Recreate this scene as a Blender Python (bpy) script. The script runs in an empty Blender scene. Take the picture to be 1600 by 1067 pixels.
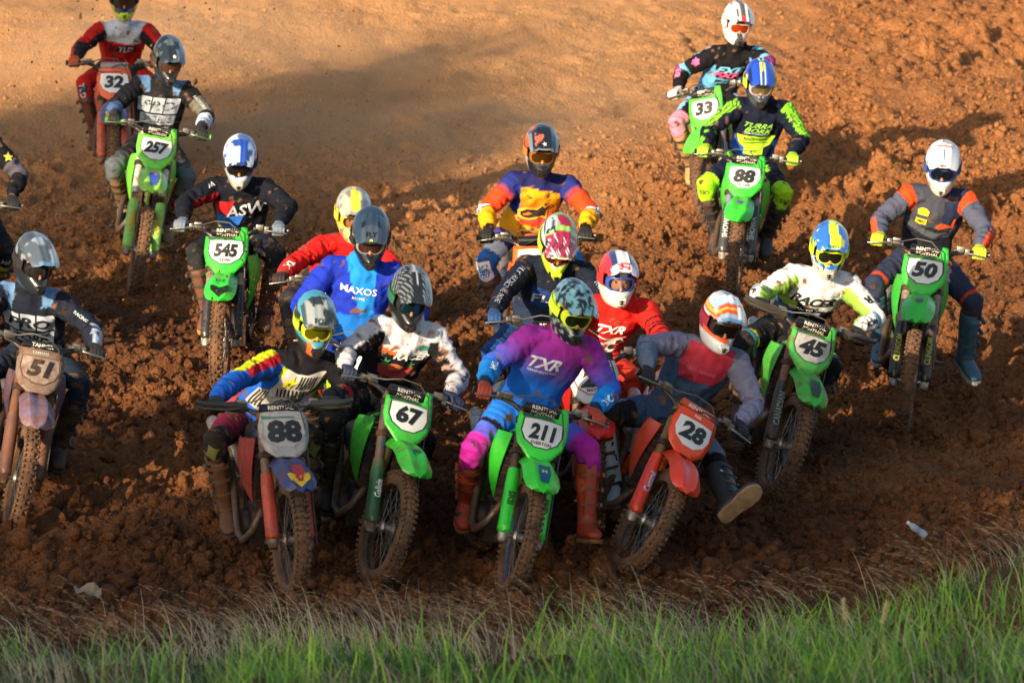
import bpy, bmesh, math, random, sys
import numpy as np
from mathutils import Vector, Matrix, Quaternion
from mathutils.bvhtree import BVHTree

random.seed(7); rng = np.random.default_rng(7)
scene = bpy.context.scene
COL = scene.collection
V = Vector
R = math.radians

# ------------------------------------------------------------------ camera
PITCH = R(4.0); CAMZ = 3.2; FPX = 7300.0            # FPX: focal length in 1600-px-wide pixels
cam_d = bpy.data.cameras.new('camera'); cam = bpy.data.objects.new('camera', cam_d); COL.objects.link(cam)
cam.location = (0, 0, CAMZ); cam.rotation_euler = (R(90) - PITCH, 0, 0)
cam_d.sensor_width = 36; cam_d.lens = FPX / 1600 * 36; cam_d.clip_end = 2000; cam_d.clip_start = 0.5
cam_d.dof.use_dof = True; cam_d.dof.focus_distance = 29.5; cam_d.dof.aperture_fstop = 4.0
scene.camera = cam
# ------------------------------------------------------------------ light
SUN_AZ, SUN_EL = R(33), R(12)                      # azimuth: left of straight behind the camera
sdir = V((-math.sin(SUN_AZ) * math.cos(SUN_EL), -math.cos(SUN_AZ) * math.cos(SUN_EL), math.sin(SUN_EL)))
world = bpy.data.worlds.new('World'); scene.world = world; world.use_nodes = True
nt = world.node_tree; bg = nt.nodes['Background']; sky = nt.nodes.new('ShaderNodeTexSky')
sky.sky_type = 'NISHITA'; sky.sun_disc = False; sky.sun_elevation = SUN_EL
sky.sun_rotation = math.atan2(sdir.x, sdir.y); sky.air_density = 1.0; sky.dust_density = 1.5
nt.links.new(sky.outputs[0], bg.inputs[0]); bg.inputs[1].default_value = 0.122
sun_d = bpy.data.lights.new('sun', 'SUN'); sun_d.energy = 4.7; sun_d.angle = R(0.55); sun_d.color = (1.0, 0.78, 0.52)
sun = bpy.data.objects.new('sun', sun_d); COL.objects.link(sun)
sun.rotation_euler = (-sdir).to_track_quat('-Z', 'Y').to_euler(); sun.location = (-20, -20, 20)
vs = scene.view_settings; vs.view_transform = 'Standard'; vs.look = 'None'; vs.gamma = 1; vs.use_curve_mapping = False
vs.exposure = 1.02
cy = scene.cycles; cy.max_bounces = 5; cy.diffuse_bounces = 3; cy.glossy_bounces = 2; cy.transmission_bounces = 2; cy.transparent_max_bounces = 4; cy.volume_bounces = 0; cy.caustics_reflective = False; cy.caustics_refractive = False

# ------------------------------------------------------------------ helpers
AX = V((0, math.cos(PITCH), -math.sin(PITCH))); UP = V((0, math.sin(PITCH), math.cos(PITCH)))
def at(px, py, D):
    px, py, D = float(px), float(py), float(D)
    return V((0, 0, CAMZ)) + D * (AX + (px - 800) / FPX * V((1, 0, 0)) - (py - 533.5) / FPX * UP)
def proj(p):
    q = V(p) - V((0, 0, CAMZ)); D = q.dot(AX)
    return (800 + q.x / D * FPX, 533.5 - q.dot(UP) / D * FPX, D)
def lin(h):
    if not isinstance(h, str): return tuple(h)
    c = [int(h[i:i + 2], 16) / 255 for i in (0, 2, 4)]
    return tuple(x / 12.92 if x <= .04045 else ((x + .055) / 1.055) ** 2.4 for x in c)

def hash2(ix, iy, s):
    h = (ix.astype(np.int64) * 374761393 + iy.astype(np.int64) * 668265263 + s * 974634777) & 0xffffffff
    h = ((h ^ (h >> 13)) * 1274126177) & 0xffffffff
    h = ((h ^ (h >> 16)) * 2246822519) & 0xffffffff
    return ((h ^ (h >> 15)) & 0xffffff) / float(0xffffff)
def vnoise(x, y, s=0):
    ix = np.floor(x); iy = np.floor(y); fx = x - ix; fy = y - iy
    fx = fx * fx * fx * (fx * (fx * 6 - 15) + 10); fy = fy * fy * fy * (fy * (fy * 6 - 15) + 10)
    a = hash2(ix, iy, s); b = hash2(ix + 1, iy, s); c = hash2(ix, iy + 1, s); d = hash2(ix + 1, iy + 1, s)
    return (a + (b - a) * fx) * (1 - fy) + (c + (d - c) * fx) * fy - .5
def fbm(x, y, s=0, o=4):
    r = 0; a = 1
    for k in range(o):
        r = r + a * vnoise(x * 2 ** k + 17.3 * k, y * 2 ** k - 9.1 * k, s + k); a *= .5
    return r
def noise3(p, f, s=0):
    x, y, z = p[:, 0] * f, p[:, 1] * f, p[:, 2] * f
    return (vnoise(x + z * .61, y - z * .37, s) + vnoise(y + 5.2 + x * .43, z + 1.7 - x * .29, s + 1) + vnoise(z - 3.1 + y * .33, x + 8.8 + y * .51, s + 2)) / 1.7
def clods(x, y, c, s, prob, hmul=1.0):
    """rounded lumps of random size, highest of the neighbours"""
    gx = x / c; gy = y / c; ix = np.floor(gx); iy = np.floor(gy); out = np.zeros_like(x)
    for dx in (-1, 0, 1):
        for dy in (-1, 0, 1):
            cx = ix + dx; cy = iy + dy
            px = cx + hash2(cx, cy, s); py = cy + hash2(cx, cy, s + 1)
            r = .28 + .42 * hash2(cx, cy, s + 2); ex = hash2(cx, cy, s + 3) < prob
            asp = .7 + .6 * hash2(cx, cy, s + 4)
            d2 = ((gx - px) * asp) ** 2 + ((gy - py) / asp) ** 2
            h = np.maximum(0, 1 - d2 / (r * r)) ** .38 * r * c * hmul * (.5 + .8 * hash2(cx, cy, s + 5))
            out = np.maximum(out, np.where(ex, h, 0))
    return out

class MB:
    def __init__(s): s.v = []; s.f = []; s.m = []; s.mi = 0
    def add(s, vs, fs):
        o = len(s.v); s.v += [tuple(p) for p in vs]; s.f += [tuple(i + o for i in f) for f in fs]; s.m += [s.mi] * len(fs); return s
    def box(s, c, d, M=None):
        x, y, z = d[0] / 2, d[1] / 2, d[2] / 2
        P = [V((a * x, b * y, e * z)) for a in (-1, 1) for b in (-1, 1) for e in (-1, 1)]
        if M is not None: P = [M @ p for p in P]
        P = [p + V(c) for p in P]
        return s.add(P, [(0, 1, 3, 2), (4, 6, 7, 5), (0, 4, 5, 1), (2, 3, 7, 6), (0, 2, 6, 4), (1, 5, 7, 3)])
    def loft(s, rings, caps=True):
        n = len(rings[0]); P = [p for r in rings for p in r]; F = []
        for i in range(len(rings) - 1):
            for j in range(n):
                a = i * n + j; b = i * n + (j + 1) % n; F.append((a, b, b + n, a + n))
        if caps: F.append(tuple(range(n))[::-1]); F.append(tuple(range((len(rings) - 1) * n, len(rings) * n)))
        return s.add(P, F)
    def tube(s, pts, r, n=10, caps=True, rx=1.0, round_ends=False):
        pts = [V(p) for p in pts]; rr = list(r) if hasattr(r, '__len__') else [r] * len(pts)
        if round_ends:
            a = (pts[0] - pts[1]).normalized(); b = (pts[-1] - pts[-2]).normalized(); p0, p1, r0, r1 = pts[0], pts[-1], rr[0], rr[-1]
            pts = [p0 + a * r0 * .95, p0 + a * r0 * .6] + pts + [p1 + b * r1 * .6, p1 + b * r1 * .95]; rr = [r0 * .3, r0 * .8] + rr + [r1 * .8, r1 * .3]
        t = (pts[1] - pts[0]).normalized(); u = t.orthogonal().normalized(); rings = []
        for i, p in enumerate(pts):
            t2 = (pts[min(i + 1, len(pts) - 1)] - pts[max(i - 1, 0)]).normalized()
            u = t.rotation_difference(t2) @ u; t = t2; w = t.cross(u)
            rings.append([p + rr[i] * (math.cos(k * 2 * math.pi / n) * u * rx + math.sin(k * 2 * math.pi / n) * w) for k in range(n)])
        return s.loft(rings, caps)
    def lathe(s, prof, n=32, c=(0, 0, 0), closed=True):
        """profile (radius, axial y) turned about the y axis"""
        m = len(prof); P = []; F = []
        for i in range(n):
            a = 2 * math.pi * i / n
            for (r, y) in prof: P.append((c[0] + r * math.cos(a), c[1] + y, c[2] + r * math.sin(a)))
        for i in range(n):
            for j in range(m if closed else m - 1):
                k = (j + 1) % m; i2 = (i + 1) % n; F.append((i * m + j, i * m + k, i2 * m + k, i2 * m + j))
        return s.add(P, F)
    def sheet(s, G, t):
        """G[a][b] points -> closed shell of thickness t"""
        G = np.array([[tuple(p) for p in row] for row in G]); du = np.gradient(G, axis=0); dv = np.gradient(G, axis=1)
        N = np.cross(du, dv); N /= np.linalg.norm(N, axis=2, keepdims=True) + 1e-9; B = G - N * t
        a, b = G.shape[:2]; P = list(G.reshape(-1, 3)) + list(B.reshape(-1, 3)); o = a * b; F = []
        for i in range(a - 1):
            for j in range(b - 1):
                q = i * b + j; F.append((q, q + b, q + b + 1, q + 1)); F.append((o + q, o + q + 1, o + q + b + 1, o + q + b))
        E = [i * b for i in range(a)] + [(a - 1) * b + j for j in range(1, b)] + [i * b + b - 1 for i in range(a - 2, -1, -1)] + list(range(b - 2, 0, -1))
        for i in range(len(E)): x, y = E[i], E[(i + 1) % len(E)]; F.append((x, o + x, o + y, y)[::-1])
        return s.add(P, F)
    def mesh(s, name, smooth=True, bevel=0, angle=40):
        me = bpy.data.meshes.new(name); me.from_pydata(s.v, [], s.f)
        for i, p in enumerate(me.polygons): p.material_index = s.m[i]
        bm = bmesh.new(); bm.from_mesh(me); bmesh.ops.recalc_face_normals(bm, faces=bm.faces)
        if bevel: bmesh.ops.bevel(bm, geom=[e for e in bm.edges if e.is_manifold and e.calc_face_angle(0) > .5], offset=bevel, segments=2, affect='EDGES', profile=.6)
        if smooth:
            for f in bm.faces: f.smooth = True
            for e in bm.edges:
                if e.is_manifold and e.calc_face_angle(0) > R(angle): e.smooth = False
        bm.to_mesh(me); bm.free(); return me

def ob(name, me, mats=(), parent=None, M=None):
    o = bpy.data.objects.new(name, me); COL.objects.link(o)
    if parent is not None: o.parent = parent
    if M is not None: o.matrix_local = M
    if me is not None:
        while len(me.materials) < max(1, len(mats)): me.materials.append(None)
        for i, m in enumerate(mats): o.material_slots[i].link = 'OBJECT'; o.material_slots[i].material = m
    return o
def tag(o, label=None, cat=None, group=None, kind=None):
    for k, v in (('label', label), ('category', cat), ('group', group), ('kind', kind)):
        if v: o[k] = v
    return o
def fast_mesh(name, v, f, smooth=False, col=None):
    v = np.asarray(v, np.float32); f = np.asarray(f, np.int32); n = f.shape[1]; me = bpy.data.meshes.new(name)
    me.vertices.add(len(v)); me.vertices.foreach_set('co', v.ravel()); me.loops.add(f.size); me.loops.foreach_set('vertex_index', f.ravel())
    me.polygons.add(len(f)); me.polygons.foreach_set('loop_start', np.arange(0, f.size, n, dtype=np.int32))
    me.update(calc_edges=True)
    if smooth: me.polygons.foreach_set('use_smooth', np.ones(len(f), bool))
    if col is not None: paint(me, col)
    return me
def paint(me, c):
    a = me.color_attributes.new('Col', 'FLOAT_COLOR', 'POINT'); a.data.foreach_set('color', np.c_[c, np.ones(len(c))].astype(np.float32).ravel())

TMP = bpy.data.scenes.new('work')
def remesh(mb, voxel, smooth=3):
    me = bpy.data.meshes.new('w'); me.from_pydata(mb.v, [], mb.f); bm = bmesh.new(); bm.from_mesh(me); bmesh.ops.recalc_face_normals(bm, faces=bm.faces); bm.to_mesh(me); bm.free()
    o = bpy.data.objects.new('w', me); TMP.collection.objects.link(o)
    m = o.modifiers.new('r', 'REMESH'); m.mode = 'VOXEL'; m.voxel_size = voxel; m.use_smooth_shade = True
    if smooth: q = o.modifiers.new('s', 'SMOOTH'); q.iterations = smooth; q.factor = .5
    TMP.view_layers[0].update(); dg = TMP.view_layers[0].depsgraph
    out = bpy.data.meshes.new_from_object(o.evaluated_get(dg)); bpy.data.objects.remove(o); bpy.data.meshes.remove(me); out.materials.clear(); return out
def co(me):
    a = np.empty(len(me.vertices) * 3, np.float32); me.vertices.foreach_get('co', a); return a.reshape(-1, 3).astype(float)
def setco(me, a): me.vertices.foreach_set('co', np.asarray(a, np.float32).ravel()); me.update()
def nrm(me):
    a = np.empty(len(me.vertices) * 3, np.float32); me.vertices.foreach_get('normal', a); return a.reshape(-1, 3).astype(float)

_t2 = {}
def refine(bm, L):
    bmesh.ops.triangulate(bm, faces=bm.faces)
    for k in range(5):
        es = [e for e in bm.edges if e.calc_length() > L]
        if not es: break
        bmesh.ops.subdivide_edges(bm, edges=es, cuts=1); bmesh.ops.triangulate(bm, faces=[f for f in bm.faces if len(f.verts) > 3])
def text2d(s, bold=.02, shear=0.0):
    k = (s, bold, shear)
    if k not in _t2:
        cu = bpy.data.curves.new('t', 'FONT'); cu.body = s; cu.size = 1; cu.offset = bold; cu.shear = shear; cu.resolution_u = 2; cu.fill_mode = 'FRONT'
        o = bpy.data.objects.new('t', cu); me = o.to_mesh(); v = co(me)[:, :2]; f = [tuple(p.vertices) for p in me.polygons]
        o.to_mesh_clear(); bpy.data.objects.remove(o); bpy.data.curves.remove(cu)
        lo, hi = v.min(0), v.max(0); v = (v - (lo + hi) / 2) / (hi[1] - lo[1]); _t2[k] = (v, f)
    return _t2[k]
def flat(name, v2, fs, fn, L=.03, thick=0):
    """2-D outline(s) mapped onto a surface by fn -> mesh"""
    bm = bmesh.new(); vv = [bm.verts.new((p[0], p[1], 0)) for p in v2]
    for f in fs:
        try: bm.faces.new([vv[i] for i in f])
        except ValueError: pass
    bmesh.ops.remove_doubles(bm, verts=bm.verts, dist=1e-5)
    refine(bm, L); P = fn(np.array([v.co[:2] for v in bm.verts]))
    for v, p in zip(bm.verts, P): v.co = p
    for f in bm.faces: f.smooth = True
    if thick: bmesh.ops.recalc_face_normals(bm, faces=bm.faces); bmesh.ops.solidify(bm, geom=list(bm.faces), thickness=thick)
    me = bpy.data.meshes.new(name); bm.to_mesh(me); bm.free(); return me
def poly(pts): return np.array(pts, float), [tuple(range(len(pts)))]
def txt(s, h, c=(0, 0), rot=0, bold=.02, shear=0, sx=1.0):
    v, f = text2d(s, bold, shear); a = R(rot); v = v * h * np.array([sx, 1]); v = np.c_[v[:, 0] * math.cos(a) - v[:, 1] * math.sin(a), v[:, 0] * math.sin(a) + v[:, 1] * math.cos(a)] + np.array(c); return v, f

# ------------------------------------------------------------------ materials
_m = {}
def mat(col, rough=.45, metal=0.0, dirt=0.0, coat=0.0, attr=False, bump=0.0, bscale=60, scale=14, dcol='6b4430', name='paint', trans=0.0, crease=0.0):
    key = (str(col), rough, metal, dirt, coat, attr, bump, bscale, scale, dcol, trans, crease)
    if key in _m: return _m[key]
    m = bpy.data.materials.new(name); m.use_nodes = True; t = m.node_tree; N = t.nodes; L = t.links; b = N['Principled BSDF']
    b.inputs['Roughness'].default_value = rough; b.inputs['Metallic'].default_value = metal; b.inputs['Coat Weight'].default_value = coat
    b.inputs['Coat Roughness'].default_value = .12
    if trans: b.inputs['Transmission Weight'].default_value = trans
    tc = N.new('ShaderNodeTexCoord'); oi = N.new('ShaderNodeObjectInfo'); ml = N.new('ShaderNodeMath'); ml.operation = 'MULTIPLY'; ml.inputs[1].default_value = 30
    L.new(oi.outputs['Random'], ml.inputs[0])
    if attr: src = N.new('ShaderNodeAttribute'); src.attribute_name = 'Col'; base = src.outputs['Color']
    else: rgb = N.new('ShaderNodeRGB'); rgb.outputs[0].default_value = (*lin(col), 1); base = rgb.outputs[0]
    if dirt:
        n = N.new('ShaderNodeTexNoise'); n.noise_dimensions = '4D'; n.inputs['Scale'].default_value = scale; n.inputs['Detail'].default_value = 6; n.inputs['Roughness'].default_value = .72
        L.new(tc.outputs['Object'], n.inputs['Vector']); L.new(ml.outputs[0], n.inputs['W'])
        r = N.new('ShaderNodeMapRange'); r.inputs['From Min'].default_value = .66 - .42 * dirt; r.inputs['From Max'].default_value = .80 - .30 * dirt; r.inputs['To Max'].default_value = min(1, .55 + .5 * dirt)
        L.new(n.outputs[0], r.inputs['Value']); mx = N.new('ShaderNodeMix'); mx.data_type = 'RGBA'; L.new(r.outputs[0], mx.inputs['Factor']); L.new(base, mx.inputs['A'])
        mx.inputs['B'].default_value = (*lin(dcol), 1); base = mx.outputs['Result']
        rr = N.new('ShaderNodeMapRange'); L.new(r.outputs[0], rr.inputs['Value']); rr.inputs['To Min'].default_value = rough; rr.inputs['To Max'].default_value = .92; L.new(rr.outputs[0], b.inputs['Roughness'])
        if coat: rc = N.new('ShaderNodeMapRange'); L.new(r.outputs[0], rc.inputs['Value']); rc.inputs['To Min'].default_value = coat; rc.inputs['To Max'].default_value = 0; L.new(rc.outputs[0], b.inputs['Coat Weight'])
    L.new(base, b.inputs['Base Color'])
    if bump:
        n2 = N.new('ShaderNodeTexNoise'); n2.inputs['Scale'].default_value = bscale; n2.inputs['Detail'].default_value = 4; L.new(tc.outputs['Object'], n2.inputs['Vector'])
        bp = N.new('ShaderNodeBump'); bp.inputs['Strength'].default_value = bump; bp.inputs['Distance'].default_value = .01; L.new(n2.outputs[0], bp.inputs['Height']); L.new(bp.outputs[0], b.inputs['Normal'])
    if crease:
        n3 = N.new('ShaderNodeTexNoise'); n3.noise_type = 'RIDGED_MULTIFRACTAL'; n3.normalize = False; n3.inputs['Scale'].default_value = 7.5; n3.inputs['Detail'].default_value = 2.5; n3.inputs['Distortion'].default_value = .6; L.new(tc.outputs['Object'], n3.inputs['Vector'])
        b3 = N.new('ShaderNodeBump'); b3.inputs['Strength'].default_value = crease; b3.inputs['Distance'].default_value = .03; L.new(n3.outputs[0], b3.inputs['Height']); L.new(b3.outputs[0], b.inputs['Normal'])
        if bump: L.new(b3.outputs[0], bp.inputs['Normal']); L.new(bp.outputs[0], b.inputs['Normal'])
    m.diffuse_color = (*lin(col if not attr else '808080'), 1); _m[key] = m; return m
CLOTH = mat('888888', rough=.82, attr=True, dirt=.19, bump=.35, bscale=90, scale=9, dcol='5e4334', name='cloth', crease=1.0)
CLOTH.node_tree.nodes['Principled BSDF'].inputs['Specular IOR Level'].default_value = .15
SHELL = mat('888888', rough=.3, attr=True, dirt=.14, coat=.5, scale=16, dcol='75543f', name='helmet_paint')
RUBBER = mat('2c241e', .9, dirt=.85, dcol='70523c', scale=7, bump=.6, bscale=120, name='rubber')
BLACKP = mat('17181a', .5, dirt=.25, name='black_plastic')
STEEL = mat('9a9894', .35, metal=.9, dirt=.45, name='steel')
ALU = mat('b5b0a8', .42, metal=.85, dirt=.5, name='aluminium')
DARKM = mat('2a2a2c', .5, metal=.5, dirt=.5, name='dark_metal')
SKIN = mat('b07a5c', .55, name='skin')
# ------------------------------------------------------------------ terrain
PR = [(-60, -1.9), (0, -1.85), (14, -1.62), (19, -1.53), (21.5, -1.575), (23.6, -1.62), (25.4, -1.62), (27, -1.448), (29.3, -.985), (31, -.60), (32.8, -.235), (36, .40), (38.4, .96), (40, 1.38), (44, 2.45), (48, 3.5), (56, 5.8), (70, 9.5), (90, 13.0), (130, 15), (700, 17)]
_py = np.array([D * math.cos(PITCH) + v * math.sin(PITCH) for D, v in PR]); _pz = np.array([CAMZ - D * math.sin(PITCH) + v * math.cos(PITCH) for D, v in PR])
_pz[-3:] = _pz[-4] + np.array([2.5, 4.0, 4.5]); _pz[0] = _pz[1]
_ty = np.concatenate([np.linspace(-60, 10, 60), np.arange(10.2, 70, .2), np.linspace(70, 700, 200)]); _tz = np.interp(_ty, _py, _pz)
for _ in range(3):
    k = np.ones(7) / 7; s0 = np.convolve(np.pad(_tz, 3, 'edge'), k, 'valid'); sel = (_ty > 12) & (_ty < 68); _tz = np.where(sel, s0, _tz)
def smooth_z(x, y):
    x = np.asarray(x, float); y = np.asarray(y, float); z = np.interp(y, _ty, _tz)
    z = z + .52 * np.exp(-((y - 24.3) / 1.5) ** 2) / (1 + np.exp(-np.clip((x - 2.3) / .26, -50, 50)))     # mound on the right of the bank
    z = z + .10 * np.exp(-((y - 24.0) / 1.2) ** 2) / (1 + np.exp(-np.clip((x - .2) / .4, -50, 50)))
    return z
def gz(x, y): return float(smooth_z(np.array([x]), np.array([y]))[0])
def ground_at(px, py):
    lo, hi = 20.0, 60.0
    f = lambda D: (lambda p: p.z - gz(p.x, p.y))(at(px, py, D))
    Ds = np.arange(24.6, 70, .2); prev = f(Ds[0])
    for D in Ds[1:]:
        c = f(D)
        if prev > 0 >= c: lo, hi = D - .2, D; break
        prev = c
    for _ in range(24):
        m = (lo + hi) / 2
        if f(m) > 0: lo = m
        else: hi = m
    return at(px, py, lo), lo
def rough_z(x, y):
    wx = x + .05 * fbm(x * 3, y * 3, 31, 3); wy = y + .05 * fbm(x * 3, y * 3, 41, 3)
    track = np.clip((y - 24.6) / 1.5, 0, 1)
    far = np.clip((y - 38) / 4, 0, 1)
    right = 1 / (1 + np.exp(-(x - 1.2 - (y - 38) * .12) / .5))
    calm = np.clip(far * (1 - right), 0, 1)                         # swept smooth high on the left
    amp = track * (1 - .82 * calm) + (1 - track) * .45
    z = .20 * fbm(x * .55, y * .35, 3, 3) * (.35 + .65 * track)
    rid = fbm(x * 1.3 + y * .35 + 9, y * .5, 8, 3); z = z + .16 * amp * np.abs(rid) - .02; rut = np.abs(vnoise((x + .22 * (y - 30)) * 2.1 + 1.2 * fbm(x * .6, y * .4, 88, 2), y * .28, 91)); z = z + .13 * amp * np.minimum(rut, .16)
    patch = np.clip(.65 + 1.5 * fbm(x * .7, y * .5, 77, 2), .12, 1.3)
    z = z + amp * patch * (clods(wx, wy, .32, 11, .16, .5) + clods(wx + 3.3, wy + 1.1, .17, 21, .45, .72) + clods(wx + .7, wy + 7.7, .095, 27, .72, .95))
    z = z + amp * (.035 * fbm(x * 7, y * 7, 51, 4)) + .02 * calm * fbm(x * 4, y * 2, 61, 4)
    return z - .095 * amp
xs = np.concatenate([-np.geomspace(400, 6.1, 34), np.arange(-6.0, 6.001, .0235), np.geomspace(6.1, 400, 34)])
ys = np.concatenate([np.linspace(-60, 19, 40), np.arange(19.2, 22.2, .1), np.arange(22.2, 41, .027), np.arange(41, 51.5, .042), np.geomspace(51.6, 650, 60)])
X, Y = np.meshgrid(xs, ys, indexing='ij')
Z = smooth_z(X, Y)
fine = (np.abs(X) < 6.6) & (Y > 19) & (Y < 53)
rz = np.zeros_like(Z); rz[fine] = rough_z(X[fine], Y[fine]); Z = Z + rz
na, nb = X.shape; q = (np.arange(na - 1)[:, None] * nb + np.arange(nb - 1)[None, :]).ravel()
me = fast_mesh('ground', np.c_[X.ravel(), Y.ravel(), Z.ravel()], np.c_[q, q + nb, q + nb + 1, q + 1], smooth=False)
def ground_material():
    m = bpy.data.materials.new('red_clay'); m.use_nodes = True; t = m.node_tree; N = t.nodes; L = t.links; b = N['Principled BSDF']; b.inputs['Roughness'].default_value = .95
    b.inputs['Specular IOR Level'].default_value = .15
    tc = N.new('ShaderNodeNewGeometry')
    def noise(sc, det=6, ro=.6):
        n = N.new('ShaderNodeTexNoise'); n.inputs['Scale'].default_value = sc; n.inputs['Detail'].default_value = det; n.inputs['Roughness'].default_value = ro; L.new(tc.outputs['Position'], n.inputs['Vector']); return n.outputs[0]
    def ramp(src, stops):
        r = N.new('ShaderNodeValToRGB'); L.new(src, r.inputs[0]); e = r.color_ramp.elements
        while len(e) < len(stops): e.new(.5)
        for i, (p, c) in enumerate(stops): e[i].position = p; e[i].color = (*lin(c), 1)
        return r.outputs[0]
    a = ramp(noise(2.2), [(.3, '74472b'), (.5, '945d36'), (.7, 'b27a4a')])
    c = ramp(noise(26, 8, .75), [(.32, '4c2f21'), (.5, '96623a'), (.68, 'c08e5c')])
    mx = N.new('ShaderNodeMix'); mx.data_type = 'RGBA'; mx.inputs['Factor'].default_value = .5; L.new(a, mx.inputs['A']); L.new(c, mx.inputs['B'])
    # drier, paler dust high on the slope
    sp = N.new('ShaderNodeSeparateXYZ'); L.new(tc.outputs['Position'], sp.inputs[0])
    r = N.new('ShaderNodeMapRange'); r.inputs['From Min'].default_value = 36; r.inputs['From Max'].default_value = 45; r.inputs['To Max'].default_value = .85; L.new(sp.outputs['Y'], r.inputs['Value'])
    rx = N.new('ShaderNodeMath'); rx.operation = 'MULTIPLY_ADD'; L.new(sp.outputs['Y'], rx.inputs[0]); rx.inputs[1].default_value = -.16; L.new(sp.outputs['X'], rx.inputs[2])
    rm = N.new('ShaderNodeMapRange'); rm.inputs['From Min'].default_value = -6.4; rm.inputs['From Max'].default_value = -4.2; rm.inputs['To Min'].default_value = 1; rm.inputs['To Max'].default_value = .12; L.new(rx.outputs[0], rm.inputs['Value'])      # the dry dust lies on the left, churned clay on the right
    rr_ = N.new('ShaderNodeMath'); rr_.operation = 'MULTIPLY'; L.new(r.outputs[0], rr_.inputs[0]); L.new(rm.outputs[0], rr_.inputs[1])
    m2 = N.new('ShaderNodeMix'); m2.data_type = 'RGBA'; L.new(rr_.outputs[0], m2.inputs['Factor']); L.new(mx.outputs['Result'], m2.inputs['A']); m2.inputs['B'].default_value = (*lin('c69566'), 1)
    damp_shade = N.new('ShaderNodeMapRange'); damp_shade.inputs['From Min'].default_value = .42; damp_shade.inputs['From Max'].default_value = .60; damp_shade.inputs['To Min'].default_value = .38; damp_shade.inputs['To Max'].default_value = .82; L.new(noise(.55, 3, .55), damp_shade.inputs['Value'])      # damp soil in patches, plus an even darkening that paints deeper shade up front
    inv = N.new('ShaderNodeMapRange'); inv.inputs['From Min'].default_value = 35; inv.inputs['From Max'].default_value = 40; inv.inputs['To Min'].default_value = 1; inv.inputs['To Max'].default_value = 0; L.new(sp.outputs['Y'], inv.inputs['Value'])
    mu = N.new('ShaderNodeMath'); mu.operation = 'MULTIPLY'; L.new(damp_shade.outputs[0], mu.inputs[0]); L.new(inv.outputs[0], mu.inputs[1])
    m3 = N.new('ShaderNodeMix'); m3.data_type = 'RGBA'; L.new(mu.outputs[0], m3.inputs['Factor']); L.new(m2.outputs['Result'], m3.inputs['A']); m3.inputs['B'].default_value = (*lin('36211a'), 1)
    L.new(m3.outputs['Result'], b.inputs['Base Color'])
    vz = N.new('ShaderNodeTexVoronoi'); vz.inputs['Scale'].default_value = 40; L.new(tc.outputs['Position'], vz.inputs['Vector'])
    n1 = noise(60, 10, .8); ad = N.new('ShaderNodeMath'); ad.operation = 'ADD'; L.new(n1, ad.inputs[0]); L.new(vz.outputs['Distance'], ad.inputs[1])
    bp = N.new('ShaderNodeBump'); bp.inputs['Strength'].default_value = .95; bp.inputs['Distance'].default_value = .02; L.new(ad.outputs[0], bp.inputs['Height']); L.new(bp.outputs[0], b.inputs['Normal'])
    return m
CLAY = ground_material()
gr = ob('ground', me, [CLAY]); tag(gr, kind='structure')

# loose clods lying on the dirt (uncountable)
ico = []
for k in range(6):
    bm = bmesh.new(); bmesh.ops.create_icosphere(bm, subdivisions=(2, 2, 2, 2, 1, 1)[k], radius=1); v = np.array([p.co[:] for p in bm.verts]); f = np.array([[q.index for q in p.verts] for p in bm.faces]); bm.free()
    v = v * (1 + .7 * noise3(v, 1.3, 90 + k) + .5 * noise3(v, 3.1, 70 + k))[:, None] * np.array([1, .8 + .1 * k, .75]); ico.append((v, f))
def scatter(pts, rad):
    VV = []; FF = []; o = 0
    for p, r in zip(pts, rad):
        v, f = ico[int(rng.integers(2)) if r > .034 else (2 + int(rng.integers(2)) if r > .02 else 4 + int(rng.integers(2)))]; a, b2 = rng.uniform(0, 6.28, 2); M = np.array((Matrix.Rotation(a, 3, 'Z') @ Matrix.Rotation(b2, 3, 'X')))
        VV.append(v @ M.T * r + p); FF.append(f + o); o += len(v)
    return np.concatenate(VV), np.concatenate(FF)
# tens of thousands of crumbs, instanced on points by geometry nodes
n = 150000; py_ = 24.7 + (rng.uniform(0, 1, n) ** 1.25) * 24.0; px_ = rng.uniform(-1, 1, n) * py_ * .12
right_ = 1 / (1 + np.exp(-(px_ - 1.2 - (py_ - 38) * .12) / .5)); calm_ = np.clip((py_ - 38) / 4, 0, 1) * (1 - right_)
keep = (rng.uniform(0, 1, n) > calm_ * .8) & (rng.uniform(0, 1, n) < np.clip(.75 + 1.2 * fbm(px_ * .8, py_ * .6, 77, 2), .25, 1)); px_, py_ = px_[keep], py_[keep]
rad = np.clip(.007 + rng.gamma(1.0, .0072, len(px_)), .007, .075); big_ = rng.uniform(0, 1, len(rad)) < .016 * np.clip(1 + 2.5 * fbm(px_ * .9, py_ * .7, 177, 2), 0, 2.5); rad[big_] = rng.uniform(.026, .062, big_.sum()); rad = rad * np.clip(1 - (py_ - 38) * .05, .6, 1) * (1 - .45 * calm_[keep]); zz = smooth_z(px_, py_) + rough_z(px_, py_)
me = fast_mesh('crumb_points', np.c_[px_, py_, zz + rad * .35], np.zeros((0, 3), int))
a_ = me.attributes.new('size', 'FLOAT', 'POINT'); a_.data.foreach_set('value', rad.astype(np.float32)); a_ = me.attributes.new('turn', 'FLOAT_VECTOR', 'POINT'); a_.data.foreach_set('vector', rng.uniform(0, 6.28, 3 * len(rad)).astype(np.float32))
cr = ob('loose_clods', me); tag(cr, 'loose red brown crumbs and clods of churned dirt all over the track', 'dirt', kind='stuff')
src = []
for k in (2, 3, 4, 5):
    mm = fast_mesh('crumb', *ico[k]); mm.materials.append(CLAY); src.append(bpy.data.objects.new('crumb', mm))
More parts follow.
